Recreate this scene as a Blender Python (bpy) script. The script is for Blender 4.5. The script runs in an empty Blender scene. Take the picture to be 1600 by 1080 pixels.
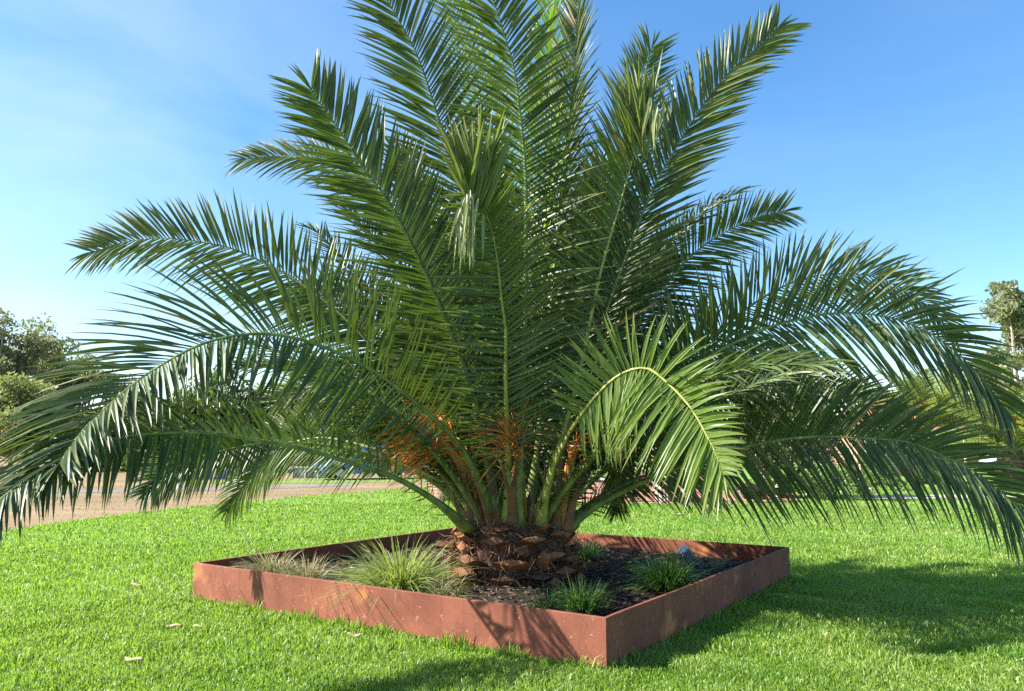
import bpy, bmesh, math, random
import numpy as np
from mathutils import Vector, Matrix

R = math.radians
random.seed(7)
rng = np.random.default_rng(7)
sc = bpy.context.scene
col = sc.collection

# ------------------------------------------------------------------ camera
CAM_H, F_PX, PITCH = 1.5, 1234.0, R(7.32)
cd = bpy.data.cameras.new("camera"); cam = bpy.data.objects.new("camera", cd); col.objects.link(cam)
cam.location = (0, 0, CAM_H); cam.rotation_euler = (R(90) + PITCH, 0, 0)
cd.sensor_width = 36; cd.lens = 36 * F_PX / 1600; cd.clip_end = 2000
sc.camera = cam

# ------------------------------------------------------------------ sun, sky, exposure
SUN_AZ, SUN_EL = R(-94), R(38)          # azimuth clockwise from the view heading (+Y)
sdir = Vector((math.sin(SUN_AZ) * math.cos(SUN_EL), math.cos(SUN_AZ) * math.cos(SUN_EL), math.sin(SUN_EL)))
sl = bpy.data.lights.new("sun", 'SUN'); sl.energy = 5.0; sl.angle = R(0.53); sl.color = (1, .95, .86)
so = bpy.data.objects.new("sun", sl); col.objects.link(so)
so.rotation_euler = sdir.to_track_quat('Z', 'Y').to_euler(); so.location = (-30, -10, 40)

wd = bpy.data.worlds.new("World"); sc.world = wd; wd.use_nodes = True
nt = wd.node_tree; N = nt.nodes; Lk = nt.links; N.clear()
sky = N.new('ShaderNodeTexSky'); sky.sky_type = 'NISHITA'; sky.sun_disc = False
sky.sun_elevation = SUN_EL; sky.sun_rotation = SUN_AZ % (2 * math.pi)
sky.air_density = 1.0; sky.dust_density = .6; sky.ozone_density = 2.0
hs = N.new('ShaderNodeHueSaturation'); hs.inputs['Saturation'].default_value = 1.32; hs.inputs['Value'].default_value = 1.36
Lk.new(sky.outputs[0], hs.inputs['Color'])
tc = N.new('ShaderNodeTexCoord'); mp = N.new('ShaderNodeMapping'); mp.inputs['Scale'].default_value = (1.2, 1.6, 4.0)
mp.inputs['Rotation'].default_value = (0, R(12), R(20))
Lk.new(tc.outputs['Generated'], mp.inputs[0])
nz = N.new('ShaderNodeTexNoise'); nz.inputs['Scale'].default_value = 1.3; nz.inputs['Detail'].default_value = 6; nz.inputs['Roughness'].default_value = .55
nz.inputs['Distortion'].default_value = .6
Lk.new(mp.outputs[0], nz.inputs['Vector'])
cr = N.new('ShaderNodeValToRGB'); cr.color_ramp.elements[0].position = .3; cr.color_ramp.elements[1].position = .9
Lk.new(nz.outputs['Fac'], cr.inputs[0])
sx = N.new('ShaderNodeSeparateXYZ'); Lk.new(tc.outputs['Generated'], sx.inputs[0])
mr = N.new('ShaderNodeMapRange'); mr.inputs[1].default_value = .15; mr.inputs[2].default_value = -.65; mr.inputs[3].default_value = .13; mr.inputs[4].default_value = .62
Lk.new(sx.outputs['X'], mr.inputs[0])
mm = N.new('ShaderNodeMath'); mm.operation = 'MULTIPLY'; Lk.new(cr.outputs[0], mm.inputs[0]); Lk.new(mr.outputs[0], mm.inputs[1])
mx = N.new('ShaderNodeMixRGB'); mx.inputs[2].default_value = (6.2, 7.0, 8.0, 1)
Lk.new(mm.outputs[0], mx.inputs[0]); Lk.new(hs.outputs[0], mx.inputs[1])
bg = N.new('ShaderNodeBackground'); bg.inputs[1].default_value = .069
Lk.new(mx.outputs[0], bg.inputs[0])
wo = N.new('ShaderNodeOutputWorld'); Lk.new(bg.outputs[0], wo.inputs[0])

sc.view_settings.view_transform = 'Standard'; sc.view_settings.look = 'None'
sc.view_settings.exposure = 1.55; sc.view_settings.gamma = 1
sc.render.engine = 'CYCLES'
sc.cycles.max_bounces = 5; sc.cycles.diffuse_bounces = 1; sc.cycles.transparent_max_bounces = 8
sc.cycles.use_denoising = False
sc.cycles.sample_clamp_indirect = 6

# ------------------------------------------------------------------ helpers
cp, sp_ = math.cos(PITCH), math.sin(PITCH)
def at(px, py, Y):
    """point at world depth Y on the line of sight through photo pixel px, py"""
    u, v = (px - 800) / F_PX, -(py - 540) / F_PX
    d = np.array([u, cp - sp_ * v, sp_ + cp * v])
    return np.array([0, 0, CAM_H]) + d * (Y / d[1])
def gnd(px, py):
    u, v = (px - 800) / F_PX, -(py - 540) / F_PX
    d = np.array([u, cp - sp_ * v, sp_ + cp * v]); t = -CAM_H / d[2]
    return np.array([d[0] * t, d[1] * t, 0.])

def nrm(v): return v / (np.linalg.norm(v) + 1e-12)

class MB:
    """collects shapes in world space; build() links them as ONE mesh object"""
    def __init__(s): s.v = []; s.f = []; s.n = 0; s.m = []; s.at = []
    def add(s, verts, faces, mi=0):
        verts = np.asarray(verts, float).reshape(-1, 3)
        s.v.append(verts); o = s.n
        for f in faces: s.f.append([i + o for i in f]); s.m.append(mi)
        s.n += len(verts)
    def box(s, c, size, rot=0., mi=0, taper=1., tilt=None):
        hx, hy, hz = [a / 2 for a in size]
        p = np.array([[x * (taper if z > 0 else 1), y * (taper if z > 0 else 1), z] for z in (-hz, hz) for y in (-hy, hy) for x in (-hx, hx)])
        if tilt is not None: p = p @ np.array(tilt).T
        ca, sa = math.cos(rot), math.sin(rot)
        p = p @ np.array([[ca, sa, 0], [-sa, ca, 0], [0, 0, 1]]) + np.array(c)
        s.add(p, [(0, 2, 3, 1), (4, 5, 7, 6), (0, 1, 5, 4), (2, 6, 7, 3), (0, 4, 6, 2), (1, 3, 7, 5)], mi)
    def tube(s, pts, rad, sides=8, flat=1., up=(0, 0, 1), mi=0, cap=True):
        pts = np.asarray(pts, float); n = len(pts)
        rad = np.broadcast_to(np.asarray(rad, float), (n,))
        V = []
        for i in range(n):
            t = nrm(pts[min(i + 1, n - 1)] - pts[max(i - 1, 0)])
            u = np.array(up, float); u = u - t * (u @ t)
            if np.linalg.norm(u) < 1e-3: u = np.array([1., 0, 0]) - t * t[0]
            u = nrm(u); w = np.cross(t, u)
            for k in range(sides):
                a = 2 * math.pi * k / sides
                V.append(pts[i] + rad[i] * (math.cos(a) * w + flat * math.sin(a) * u))
        Fc = [(i * sides + k, i * sides + (k + 1) % sides, (i + 1) * sides + (k + 1) % sides, (i + 1) * sides + k) for i in range(n - 1) for k in range(sides)]
        if cap: Fc += [tuple(range(sides))[::-1], tuple((n - 1) * sides + k for k in range(sides))]
        s.add(V, Fc, mi)
    def lathe(s, prof, c, sides=24, mi=0):
        V = []; n = len(prof)
        for r, z in prof:
            for k in range(sides):
                a = 2 * math.pi * k / sides; V.append((c[0] + r * math.cos(a), c[1] + r * math.sin(a), c[2] + z))
        Fc = [(i * sides + k, i * sides + (k + 1) % sides, (i + 1) * sides + (k + 1) % sides, (i + 1) * sides + k) for i in range(n - 1) for k in range(sides)]
        Fc += [tuple(range(sides))[::-1], tuple((n - 1) * sides + k for k in range(sides))]
        s.add(V, Fc, mi)
    def build(s, name, mats, parent=None, smooth=False, bevel=0):
        me = bpy.data.meshes.new(name)
        V = np.concatenate(s.v) if s.v else np.zeros((0, 3))
        if parent is not None: V = V - np.array(wloc(parent))
        me.from_pydata(V.tolist(), [], s.f)
        if not isinstance(mats, (list, tuple)): mats = [mats]
        for m in mats: me.materials.append(m)
        if len(mats) > 1: me.polygons.foreach_set('material_index', s.m)
        if len(s.at) == len(V) and s.at: me.attributes.new('wither', 'FLOAT', 'POINT').data.foreach_set('value', s.at)
        if smooth: me.polygons.foreach_set('use_smooth', [True] * len(me.polygons))
        me.update()
        o = bpy.data.objects.new(name, me); col.objects.link(o)
        if parent is not None: o.parent = parent
        if bevel:
            b = o.modifiers.new('bevel', 'BEVEL'); b.width = bevel; b.segments = 2; b.limit_method = 'ANGLE'
        return o
def wloc(o):
    p = np.array(o.location)
    while o.parent is not None: o = o.parent; p = p + np.array(o.location)
    return p
def tag(o, label=None, cat=None, group=None, kind=None):
    if label: o['label'] = label
    if cat: o['category'] = cat
    if group: o['group'] = group
    if kind: o['kind'] = kind
    return o
def empty(name, loc, label, cat, group=None):
    o = bpy.data.objects.new(name, None); col.objects.link(o); o.location = tuple(loc); o.empty_display_size = .2
    return tag(o, label, cat, group)
def copy_thing(o, parent=None):
    c = o.copy(); col.objects.link(c); c.parent = parent
    for ch in list(o.children): copy_thing(ch, c)
    return c
def smooth(pts, n):
    """Catmull-Rom through pts, resampled evenly to n points"""
    P = np.asarray(pts, float); P = np.vstack([2 * P[0] - P[1], P, 2 * P[-1] - P[-2]]); out = []
    for i in range(1, len(P) - 2):
        for t in np.linspace(0, 1, 12, endpoint=False):
            a, b, c, d = P[i - 1:i + 3]
            out.append(.5 * (2 * b + (c - a) * t + (2 * a - 5 * b + 4 * c - d) * t * t + (3 * b - a - 3 * c + d) * t ** 3))
    out.append(P[-2]); out = np.array(out)
    s = np.concatenate([[0], np.cumsum(np.linalg.norm(np.diff(out, axis=0), axis=1))])
    q = np.linspace(0, s[-1], n)
    return np.stack([np.interp(q, s, out[:, k]) for k in range(out.shape[1])], 1)

# ------------------------------------------------------------------ materials
def mat(name):
    m = bpy.data.materials.new(name); m.use_nodes = True
    n = m.node_tree.nodes; p = n['Principled BSDF']; return m, m.node_tree, n, m.node_tree.links, p
def plain(name, c, rough=.6, metal=0, spec=.5, vary=.15, scale=12, bump=0, bscale=60):
    m, t, n, l, p = mat(name)
    p.inputs['Roughness'].default_value = rough; p.inputs['Metallic'].default_value = metal; p.inputs['Specular IOR Level'].default_value = spec
    tx = n.new('ShaderNodeTexCoord'); z = n.new('ShaderNodeTexNoise'); z.inputs['Scale'].default_value = scale; z.inputs['Detail'].default_value = 6
    l.new(tx.outputs['Object'], z.inputs['Vector'])
    r = n.new('ShaderNodeValToRGB'); r.color_ramp.elements[0].position = .3; r.color_ramp.elements[1].position = .7
    r.color_ramp.elements[0].color = tuple(x * (1 - vary) for x in c) + (1,); r.color_ramp.elements[1].color = tuple(min(1, x * (1 + vary)) for x in c) + (1,)
    l.new(z.outputs['Fac'], r.inputs[0]); l.new(r.outputs[0], p.inputs['Base Color'])
    if bump:
        z2 = n.new('ShaderNodeTexNoise'); z2.inputs['Scale'].default_value = bscale; z2.inputs['Detail'].default_value = 5; l.new(tx.outputs['Object'], z2.inputs['Vector'])
        b = n.new('ShaderNodeBump'); b.inputs['Strength'].default_value = bump; b.inputs['Distance'].default_value = .02
        l.new(z2.outputs['Fac'], b.inputs['Height']); l.new(b.outputs[0], p.inputs['Normal'])
    return m
def leaf(name, cols, rough=.4, trans=.3, tcol=(.2, .35, .03), spec=.5, patch=0, patch_cols=None, wither=False, straw=False):
    """foliage: colour varies leaf by leaf; light also passes through the blade"""
    m, t, n, l, p = mat(name)
    g = n.new('ShaderNodeNewGeometry'); r = n.new('ShaderNodeValToRGB')
    el = r.color_ramp.elements
    while len(el) < len(cols): el.new(.5)
    for i, c in enumerate(cols): el[i].position = i / max(1, len(cols) - 1); el[i].color = tuple(c) + (1,)
    l.new(g.outputs['Random Per Island'], r.inputs[0])
    out = r.outputs[0]
    if patch:
        z = n.new('ShaderNodeTexNoise'); z.inputs['Scale'].default_value = patch; z.inputs['Detail'].default_value = 5; z.inputs['Roughness'].default_value = .65
        l.new(g.outputs['Position'], z.inputs['Vector'])
        r2 = n.new('ShaderNodeValToRGB'); r2.color_ramp.elements[0].position = .36; r2.color_ramp.elements[1].position = .66
        r2.color_ramp.elements[0].color = tuple(patch_cols[0]) + (1,); r2.color_ramp.elements[1].color = tuple(patch_cols[1]) + (1,)
        l.new(z.outputs['Fac'], r2.inputs[0])
        k = n.new('ShaderNodeMixRGB'); k.blend_type = 'MULTIPLY'; k.inputs[0].default_value = 1
        l.new(out, k.inputs[1]); l.new(r2.outputs[0], k.inputs[2]); out = k.outputs[0]
    if straw:      # worn, yellowed patches of turf
        z = n.new('ShaderNodeTexNoise'); z.inputs['Scale'].default_value = .42; z.inputs['Detail'].default_value = 7; z.inputs['Roughness'].default_value = .7
        l.new(g.outputs['Position'], z.inputs['Vector'])
        r3 = n.new('ShaderNodeValToRGB'); r3.color_ramp.elements[0].position = .53; r3.color_ramp.elements[1].position = .72
        r3.color_ramp.elements[1].color = (.55, .55, .55, 1); l.new(z.outputs['Fac'], r3.inputs[0])
        k = n.new('ShaderNodeMixRGB'); k.inputs[2].default_value = (.34, .29, .12, 1); l.new(r3.outputs[0], k.inputs[0]); l.new(out, k.inputs[1]); out = k.outputs[0]
    if wither:     # dried straw-coloured leaf ends
        a = n.new('ShaderNodeAttribute'); a.attribute_name = 'wither'; k = n.new('ShaderNodeMixRGB'); k.inputs[2].default_value = (.32, .24, .11, 1)
        l.new(a.outputs['Fac'], k.inputs[0]); l.new(out, k.inputs[1]); out = k.outputs[0]
    l.new(out, p.inputs['Base Color'])
    p.inputs['Roughness'].default_value = rough; p.inputs['Specular IOR Level'].default_value = spec
    tr = n.new('ShaderNodeBsdfTranslucent'); tr.inputs['Color'].default_value = tuple(tcol) + (1,)
    ms = n.new('ShaderNodeMixShader'); ms.inputs[0].default_value = trans
    l.new(p.outputs[0], ms.inputs[1]); l.new(tr.outputs[0], ms.inputs[2])
    l.new(ms.outputs[0], n['Material Output'].inputs['Surface'])
    return m
def brick(name, c1, c2, mortar, scale=1.0, spec=.3):
    m, t, n, l, p = mat(name)
    tx = n.new('ShaderNodeTexCoord'); b = n.new('ShaderNodeTexBrick')
    mpn = n.new('ShaderNodeMapping'); mpn.inputs['Rotation'].default_value = (R(90), 0, 0)
    l.new(tx.outputs['Object'], mpn.inputs[0]); l.new(mpn.outputs[0], b.inputs['Vector'])
    b.inputs['Color1'].default_value = c1 + (1,); b.inputs['Color2'].default_value = c2 + (1,); b.inputs['Mortar'].default_value = mortar + (1,)
    b.inputs['Scale'].default_value = scale; b.inputs['Brick Width'].default_value = .24; b.inputs['Row Height'].default_value = .086; b.inputs['Mortar Size'].default_value = .01
    l.new(b.outputs['Color'], p.inputs['Base Color']); p.inputs['Roughness'].default_value = .85; p.inputs['Specular IOR Level'].default_value = spec
    return m

M = {}
M['leaflet'] = leaf('palm_leaflet', [(.030, .056, .016), (.040, .072, .019), (.054, .09, .023), (.068, .107, .028), (.088, .125, .04), (.13, .145, .045)], rough=.46, trans=.11, tcol=(.25, .4, .03), spec=.45, wither=True)
M['leaflet_young_lit'] = leaf('palm_leaflet_light', [(.10, .165, .022), (.13, .195, .032), (.16, .215, .05)], rough=.42, trans=.36, tcol=(.34, .5, .04), spec=.5, wither=True)  # fresh green lightened further, so sunlight is part of the leaflet colour
M['leaflet_backlit'] = leaf('palm_leaflet_backlit', [(.10, .17, .025), (.14, .21, .03)], rough=.45, trans=.5, tcol=(.42, .68, .05), spec=.4, wither=True)  # backlight put into the colour: lighter base and stronger translucency for one frond
M['leaflet_fan_lit'] = leaf('palm_leaflet_fan_lit', [(.075, .115, .022), (.10, .14, .03), (.13, .16, .045)], rough=.45, trans=.28, tcol=(.36, .48, .05), spec=.4, wither=True)  # lit look of the snapped fans is put into lighter olive greens
M['leaflet_dry'] = leaf('palm_leaflet_pale', [(.28, .32, .14), (.34, .36, .2), (.22, .28, .1)], rough=.5, trans=.3, tcol=(.4, .45, .15))
M['rachis'] = plain('rachis_green', (.14, .19, .04), rough=.5, vary=.45, scale=9, bump=.2, bscale=40)
M['rachis_yellow'] = plain('rachis_yellow', (.26, .28, .055), rough=.5, vary=.4, scale=9, bump=.2, bscale=40)
M['petiole'] = plain('petiole_green', (.11, .155, .035), rough=.4, vary=.3, scale=5)
M['boot'] = None
M['fibre'] = leaf('trunk_fibre', [(.10, .05, .03), (.2, .11, .06), (.26, .17, .10)], rough=.9, trans=.05, tcol=(.2, .1, .05), spec=.1)
M['trunk'] = plain('trunk_bark', (.075, .042, .028), rough=.95, vary=.5, scale=14, bump=.8, bscale=30, spec=.1)
M['orange'] = leaf('fruit_strand', [(.70, .15, .02), (.76, .24, .04), (.6, .27, .08)], rough=.55, trans=.1, tcol=(.6, .22, .04))
M['stalk'] = plain('fruit_stalk', (.62, .25, .05), rough=.5, vary=.3, scale=5)
M['spathe'] = plain('dry_spathe', (.155, .08, .038), rough=.8, vary=.4, scale=7, bump=.3)
def boot_mat():
    m, t, n, l, p = mat('leaf_base')
    oi = n.new('ShaderNodeObjectInfo'); r = n.new('ShaderNodeValToRGB'); el = r.color_ramp.elements
    el[0].color = (.10, .055, .035, 1); el[1].color = (.36, .14, .055, 1); e = el.new(.5); e.color = (.20, .095, .05, 1)
    l.new(oi.outputs['Random'], r.inputs[0])
    tx = n.new('ShaderNodeTexCoord'); z = n.new('ShaderNodeTexNoise'); z.inputs['Scale'].default_value = 22; z.inputs['Detail'].default_value = 8
    l.new(tx.outputs['Object'], z.inputs['Vector'])
    k = n.new('ShaderNodeMixRGB'); k.blend_type = 'OVERLAY'; k.inputs[0].default_value = .8; l.new(r.outputs[0], k.inputs[1]); l.new(z.outputs['Fac'], k.inputs[2])
    l.new(k.outputs[0], p.inputs['Base Color']); p.inputs['Roughness'].default_value = .9; p.inputs['Specular IOR Level'].default_value = .15
    b = n.new('ShaderNodeBump'); b.inputs['Strength'].default_value = .9; b.inputs['Distance'].default_value = .02
    l.new(z.outputs['Fac'], b.inputs['Height']); l.new(b.outputs[0], p.inputs['Normal']); return m
M['boot'] = boot_mat()

def rust_mat():
    m, t, n, l, p = mat('weathered_steel')
    tx = n.new('ShaderNodeTexCoord')
    def noise(s, d, ro=.6, vec=None):
        z = n.new('ShaderNodeTexNoise'); z.inputs['Scale'].default_value = s; z.inputs['Detail'].default_value = d; z.inputs['Roughness'].default_value = ro
        l.new(vec or tx.outputs['Object'], z.inputs['Vector']); return z.outputs['Fac']
    def ramp(f, a, b, ca, cb):
        r = n.new('ShaderNodeValToRGB'); r.color_ramp.elements[0].position = a; r.color_ramp.elements[1].position = b
        r.color_ramp.elements[0].color = ca + (1,); r.color_ramp.elements[1].color = cb + (1,); l.new(f, r.inputs[0]); return r.outputs[0]
    def mixc(fac, a, b, mode='MIX'):
        k = n.new('ShaderNodeMixRGB'); k.blend_type = mode
        if isinstance(fac, float): k.inputs[0].default_value = fac
        else: l.new(fac, k.inputs[0])
        l.new(a, k.inputs[1])
        if isinstance(b, tuple): k.inputs[2].default_value = b + (1,)
        else: l.new(b, k.inputs[2])
        return k.outputs[0]
    base = ramp(noise(1.6, 6), .35, .68, (.15, .045, .026), (.28, .095, .055))
    fine = ramp(noise(90, 4), .3, .7, (.82, .80, .78), (1.1, 1.1, 1.1))
    c = mixc(1.0, base, fine, 'MULTIPLY')
    org = ramp(noise(2.7, 3), .60, .72, (0, 0, 0), (1, 1, 1)); c = mixc(org, c, (.42, .16, .06))
    mps = n.new('ShaderNodeMapping'); mps.inputs['Scale'].default_value = (1, 1, .18); l.new(tx.outputs['Object'], mps.inputs[0])
    strk = ramp(noise(11, 6, .65, mps.outputs[0]), .54, .70, (0, 0, 0), (.7, .7, .7)); c = mixc(strk, c, (.12, .042, .028))
    spk = ramp(noise(21, 8, .78), .60, .67, (0, 0, 0), (.7, .7, .7)); c = mixc(spk, c, (.52, .34, .22))
    l.new(c, p.inputs['Base Color']); p.inputs['Roughness'].default_value = .72; p.inputs['Specular IOR Level'].default_value = .3
    b = n.new('ShaderNodeBump'); b.inputs['Strength'].default_value = .25; b.inputs['Distance'].default_value = .004
    l.new(noise(70, 6), b.inputs['Height']); l.new(b.outputs[0], p.inputs['Normal']); return m
M['rust'] = rust_mat()

def ground_mat(name, stops, s1=.7, s2=9., s3=60., bump=.5, stretch=(1, 1, 1), rough=.95):
    m, t, n, l, p = mat(name)
    g = n.new('ShaderNodeNewGeometry'); mp_ = n.new('ShaderNodeMapping'); mp_.inputs['Scale'].default_value = stretch
    l.new(g.outputs['Position'], mp_.inputs[0])
    def nz_(s, d):
        z = n.new('ShaderNodeTexNoise'); z.inputs['Scale'].default_value = s; z.inputs['Detail'].default_value = d; z.inputs['Roughness'].default_value = .7
        l.new(mp_.outputs[0], z.inputs['Vector']); return z.outputs['Fac']
    a, b, c = nz_(s1, 5), nz_(s2, 6), nz_(s3, 4)
    q = n.new('ShaderNodeMath'); q.operation = 'MULTIPLY_ADD'; l.new(a, q.inputs[0]); q.inputs[1].default_value = .5
    q2 = n.new('ShaderNodeMath'); q2.operation = 'MULTIPLY_ADD'; l.new(b, q2.inputs[0]); q2.inputs[1].default_value = .3
    q3 = n.new('ShaderNodeMath'); q3.operation = 'MULTIPLY'; l.new(c, q3.inputs[0]); q3.inputs[1].default_value = .2
    l.new(q3.outputs[0], q2.inputs[2]); l.new(q2.outputs[0], q.inputs[2])
    r = n.new('ShaderNodeValToRGB'); el = r.color_ramp.elements
    while len(el) < len(stops): el.new(.5)
    for i, (pos, cc) in enumerate(stops): el[i].position = pos; el[i].color = cc + (1,)
    l.new(q.outputs[0], r.inputs[0]); l.new(r.outputs[0], p.inputs['Base Color'])
    p.inputs['Roughness'].default_value = rough; p.inputs['Specular IOR Level'].default_value = .1
    bb = n.new('ShaderNodeBump'); bb.inputs['Strength'].default_value = bump; bb.inputs['Distance'].default_value = .05
    l.new(c, bb.inputs['Height']); l.new(bb.outputs[0], p.inputs['Normal']); return m
M['lawn'] = ground_mat('lawn_turf', [(.36, (.12, .22, .04)), (.5, (.17, .28, .055)), (.64, (.24, .32, .085))], s1=.35, s2=3.5, s3=40)
M['dry'] = ground_mat('dry_turf', [(.36, (.16, .125, .06)), (.48, (.235, .17, .095)), (.6, (.30, .22, .13))], s1=.3, s2=1.6, s3=14, bump=.2, stretch=(.35, 1, 1))
M['verge'] = ground_mat('verge_turf', [(.36, (.14, .20, .06)), (.5, (.17, .25, .06)), (.64, (.27, .28, .11))], s1=.5, s2=3, s3=20)
M['asphalt'] = ground_mat('asphalt', [(.3, (.17, .17, .175)), (.7, (.25, .25, .25))], s1=.6, s2=8, s3=80)
M['paving'] = ground_mat('brick_paving', [(.35, (.33, .15, .11)), (.5, (.42, .20, .15)), (.65, (.48, .26, .19))], s1=.8, s2=6, s3=30)
M['path'] = ground_mat('concrete_path', [(.35, (.42, .36, .30)), (.65, (.55, .48, .42))], s1=.8, s2=8, s3=60)
M['soil'] = ground_mat('garden_soil', [(.36, (.035, .025, .018)), (.5, (.06, .045, .033)), (.64, (.105, .08, .06))], s1=3, s2=25, s3=110, bump=1)
M['mulch'] = leaf('mulch_chip', [(.045, .03, .022), (.09, .062, .048), (.16, .12, .09), (.07, .043, .03)], rough=.95, trans=0, spec=.1)
M['grass'] = leaf('lawn_blade', [(.08, .18, .02), (.13, .25, .03), (.17, .29, .045), (.25, .34, .09)], rough=.45, trans=.38, tcol=(.36, .58, .05), spec=.4,
                  patch=.9, patch_cols=((.58, .72, .55), (1.5, 1.12, 1.5)), straw=True)
M['drygrass'] = leaf('dry_blade', [(.26, .20, .11), (.34, .27, .16), (.20, .20, .07)], rough=.8, trans=.2, tcol=(.4, .32, .15), spec=.2)
M['tuft_lime'] = leaf('tuft_lime', [(.16, .24, .04), (.22, .30, .06), (.30, .35, .12), (.40, .38, .20)], rough=.4, trans=.35, tcol=(.4, .5, .08))
M['tuft_dry'] = leaf('tuft_dry', [(.14, .19, .05), (.28, .24, .12), (.36, .28, .16), (.2, .22, .08)], rough=.5, trans=.25, tcol=(.4, .36, .14))
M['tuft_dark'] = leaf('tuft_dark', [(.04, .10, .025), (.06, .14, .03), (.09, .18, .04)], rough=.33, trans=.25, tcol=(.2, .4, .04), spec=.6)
M['gum'] = leaf('gum_leaf', [(.13, .155, .07), (.18, .20, .095), (.26, .26, .14)], rough=.5, trans=.38, tcol=(.34, .38, .14))
M['dense'] = leaf('dense_leaf', [(.045, .08, .02), (.08, .13, .03), (.13, .18, .045)], rough=.45, trans=.22, tcol=(.18, .3, .04))
M['olive'] = leaf('olive_leaf', [(.12, .15, .05), (.16, .19, .065), (.23, .25, .10)], rough=.5, trans=.36, tcol=(.34, .4, .10))
M['redleaf'] = leaf('dark_shrub_leaf', [(.035, .045, .02), (.05, .075, .025), (.10, .07, .045), (.16, .11, .07)], rough=.4, trans=.15, tcol=(.2, .15, .05))
M['hedge'] = leaf('hedge_leaf', [(.05, .09, .02), (.09, .15, .03), (.15, .21, .05)], rough=.45, trans=.25, tcol=(.25, .4, .05))
M['bark'] = plain('bark', (.13, .095, .07), rough=.9, vary=.4, scale=6, bump=.5, bscale=20)
M['gumbark'] = plain('gum_bark', (.38, .33, .27), rough=.8, vary=.35, scale=3, bump=.3)
M['flower'] = leaf('red_petal', [(.62, .04, .06), (.7, .08, .1)], rough=.5, trans=.2, tcol=(.8, .1, .1))
M['white_flower'] = leaf('white_petal', [(.75, .72, .7), (.8, .78, .72)], rough=.6, trans=.2, tcol=(.8, .8, .7))
M['stake'] = plain('stake_timber', (.52, .40, .31), rough=.85, vary=.2, scale=14, bump=.3)
M['brick'] = brick('red_brick', (.42, .17, .12), (.50, .23, .17), (.5, .43, .38))
M['brick2'] = brick('shaded_brick', (.24, .11, .09), (.30, .15, .12), (.30, .25, .22))  # red brick darkened: the wall's tree shade is put into these colours
M['cap'] = plain('wall_cap', (.62, .56, .50), rough=.8, vary=.1)
M['tile'] = None
M['fence'] = plain('fence_panel_grey', (.34, .34, .40), rough=.6, vary=.08, scale=3)
M['fence_blue'] = plain('fence_panel_blue', (.30, .36, .47), rough=.6, vary=.08, scale=3)
M['rail'] = plain('fence_rail', (.55, .55, .48), rough=.6)
M['carblue'] = plain('car_paint_blue', (.045, .16, .46), rough=.25, vary=.03, spec=.7)
M['carsilver'] = plain('car_paint_silver', (.5, .52, .56), rough=.25, vary=.03, spec=.7)
M['glass'] = plain('dark_glass', (.03, .04, .05), rough=.08, vary=.1, spec=.8)
M['tyre'] = plain('tyre_rubber', (.02, .02, .02), rough=.85)
M['rim'] = plain('wheel_rim', (.5, .5, .52), rough=.35, metal=.6)
M['lamp'] = plain('headlight', (.7, .75, .8), rough=.15, vary=.05, spec=.8)
M['trim'] = plain('white_trim', (.72, .71, .68), rough=.6, vary=.06)
M['plate'] = plain('number_plate', (.6, .6, .55), rough=.5)
M['black'] = plain('black_trim', (.025, .025, .028), rough=.5)
M['steel'] = plain('spotlight_metal', (.22, .25, .30), rough=.4, metal=.4, vary=.1)
M['dryleaf'] = leaf('dry_leaf', [(.32, .24, .14), (.42, .34, .22), (.5, .42, .29)], rough=.7, trans=.2, tcol=(.5, .42, .25))
M['roof_tile'] = plain('roof_tile', (.40, .13, .085), rough=.8, vary=.25, scale=5, bump=.6, bscale=12)
M['pinkflower'] = M['flower']

# ------------------------------------------------------------------ ground
def sheet(name, pts, z, m, kind='structure', label=None):
    b = MB(); b.add([(p[0], p[1], z) for p in pts], [tuple(range(len(pts)))]); o = b.build(name, m); o['kind'] = kind
    if label: o['label'] = label
    return o
sheet('ground', [(-400, -60), (400, -60), (400, 600), (-400, 600)], -.008, M['dry'], label='dry tan grassed ground reaching to the far trees')
LB = [(-9.9, -12), (-9.6, 6), (-9.35, 12), (-9.15, 15), (-8.9, 17), (-8.1, 20.2), (-6.2, 25.2), (-2.9, 30.6), (-1.8, 33)]   # left edge of the watered lawn
sheet('lawn', LB + [(-1.8, 90), (90, 90), (90, -12)], -.004, M['lawn'], label='bright green mown lawn round the rusty planter')
sheet('verge', [(-15, 32.5), (-9, 33.2), (-4.5, 34.8), (-1.9, 37), (-1.9, 46), (-7, 40), (-15, 35)], 0., M['verge'], label='thin green verge in front of the blue car')
sheet('road', [(-60, 23.0), (-24, 25.4), (-14, 26.6), (-9.2, 28.6), (-6.2, 31.3), (-6.6, 32.6), (-9.6, 30.2), (-14.5, 28.3), (-24, 27.6), (-60, 26.2)], .0, M['asphalt'], label='grey asphalt track beyond the dry grass')
sheet('pavement', [(2.0, 21.9), (4.6, 21.4), (8.0, 22.6), (9.0, 25.0), (9.4, 27.5), (5.5, 29.5), (2.0, 27.5), (-.5, 25)], 0., M['paving'], label='red brick paving in front of the low wall')
sheet('path', [(10.5, 23.4), (16, 24.0), (34, 25.5), (34, 27.0), (16, 25.6), (10.5, 25.0)], 0., M['path'], label='pale concrete path behind the lawn')

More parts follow.
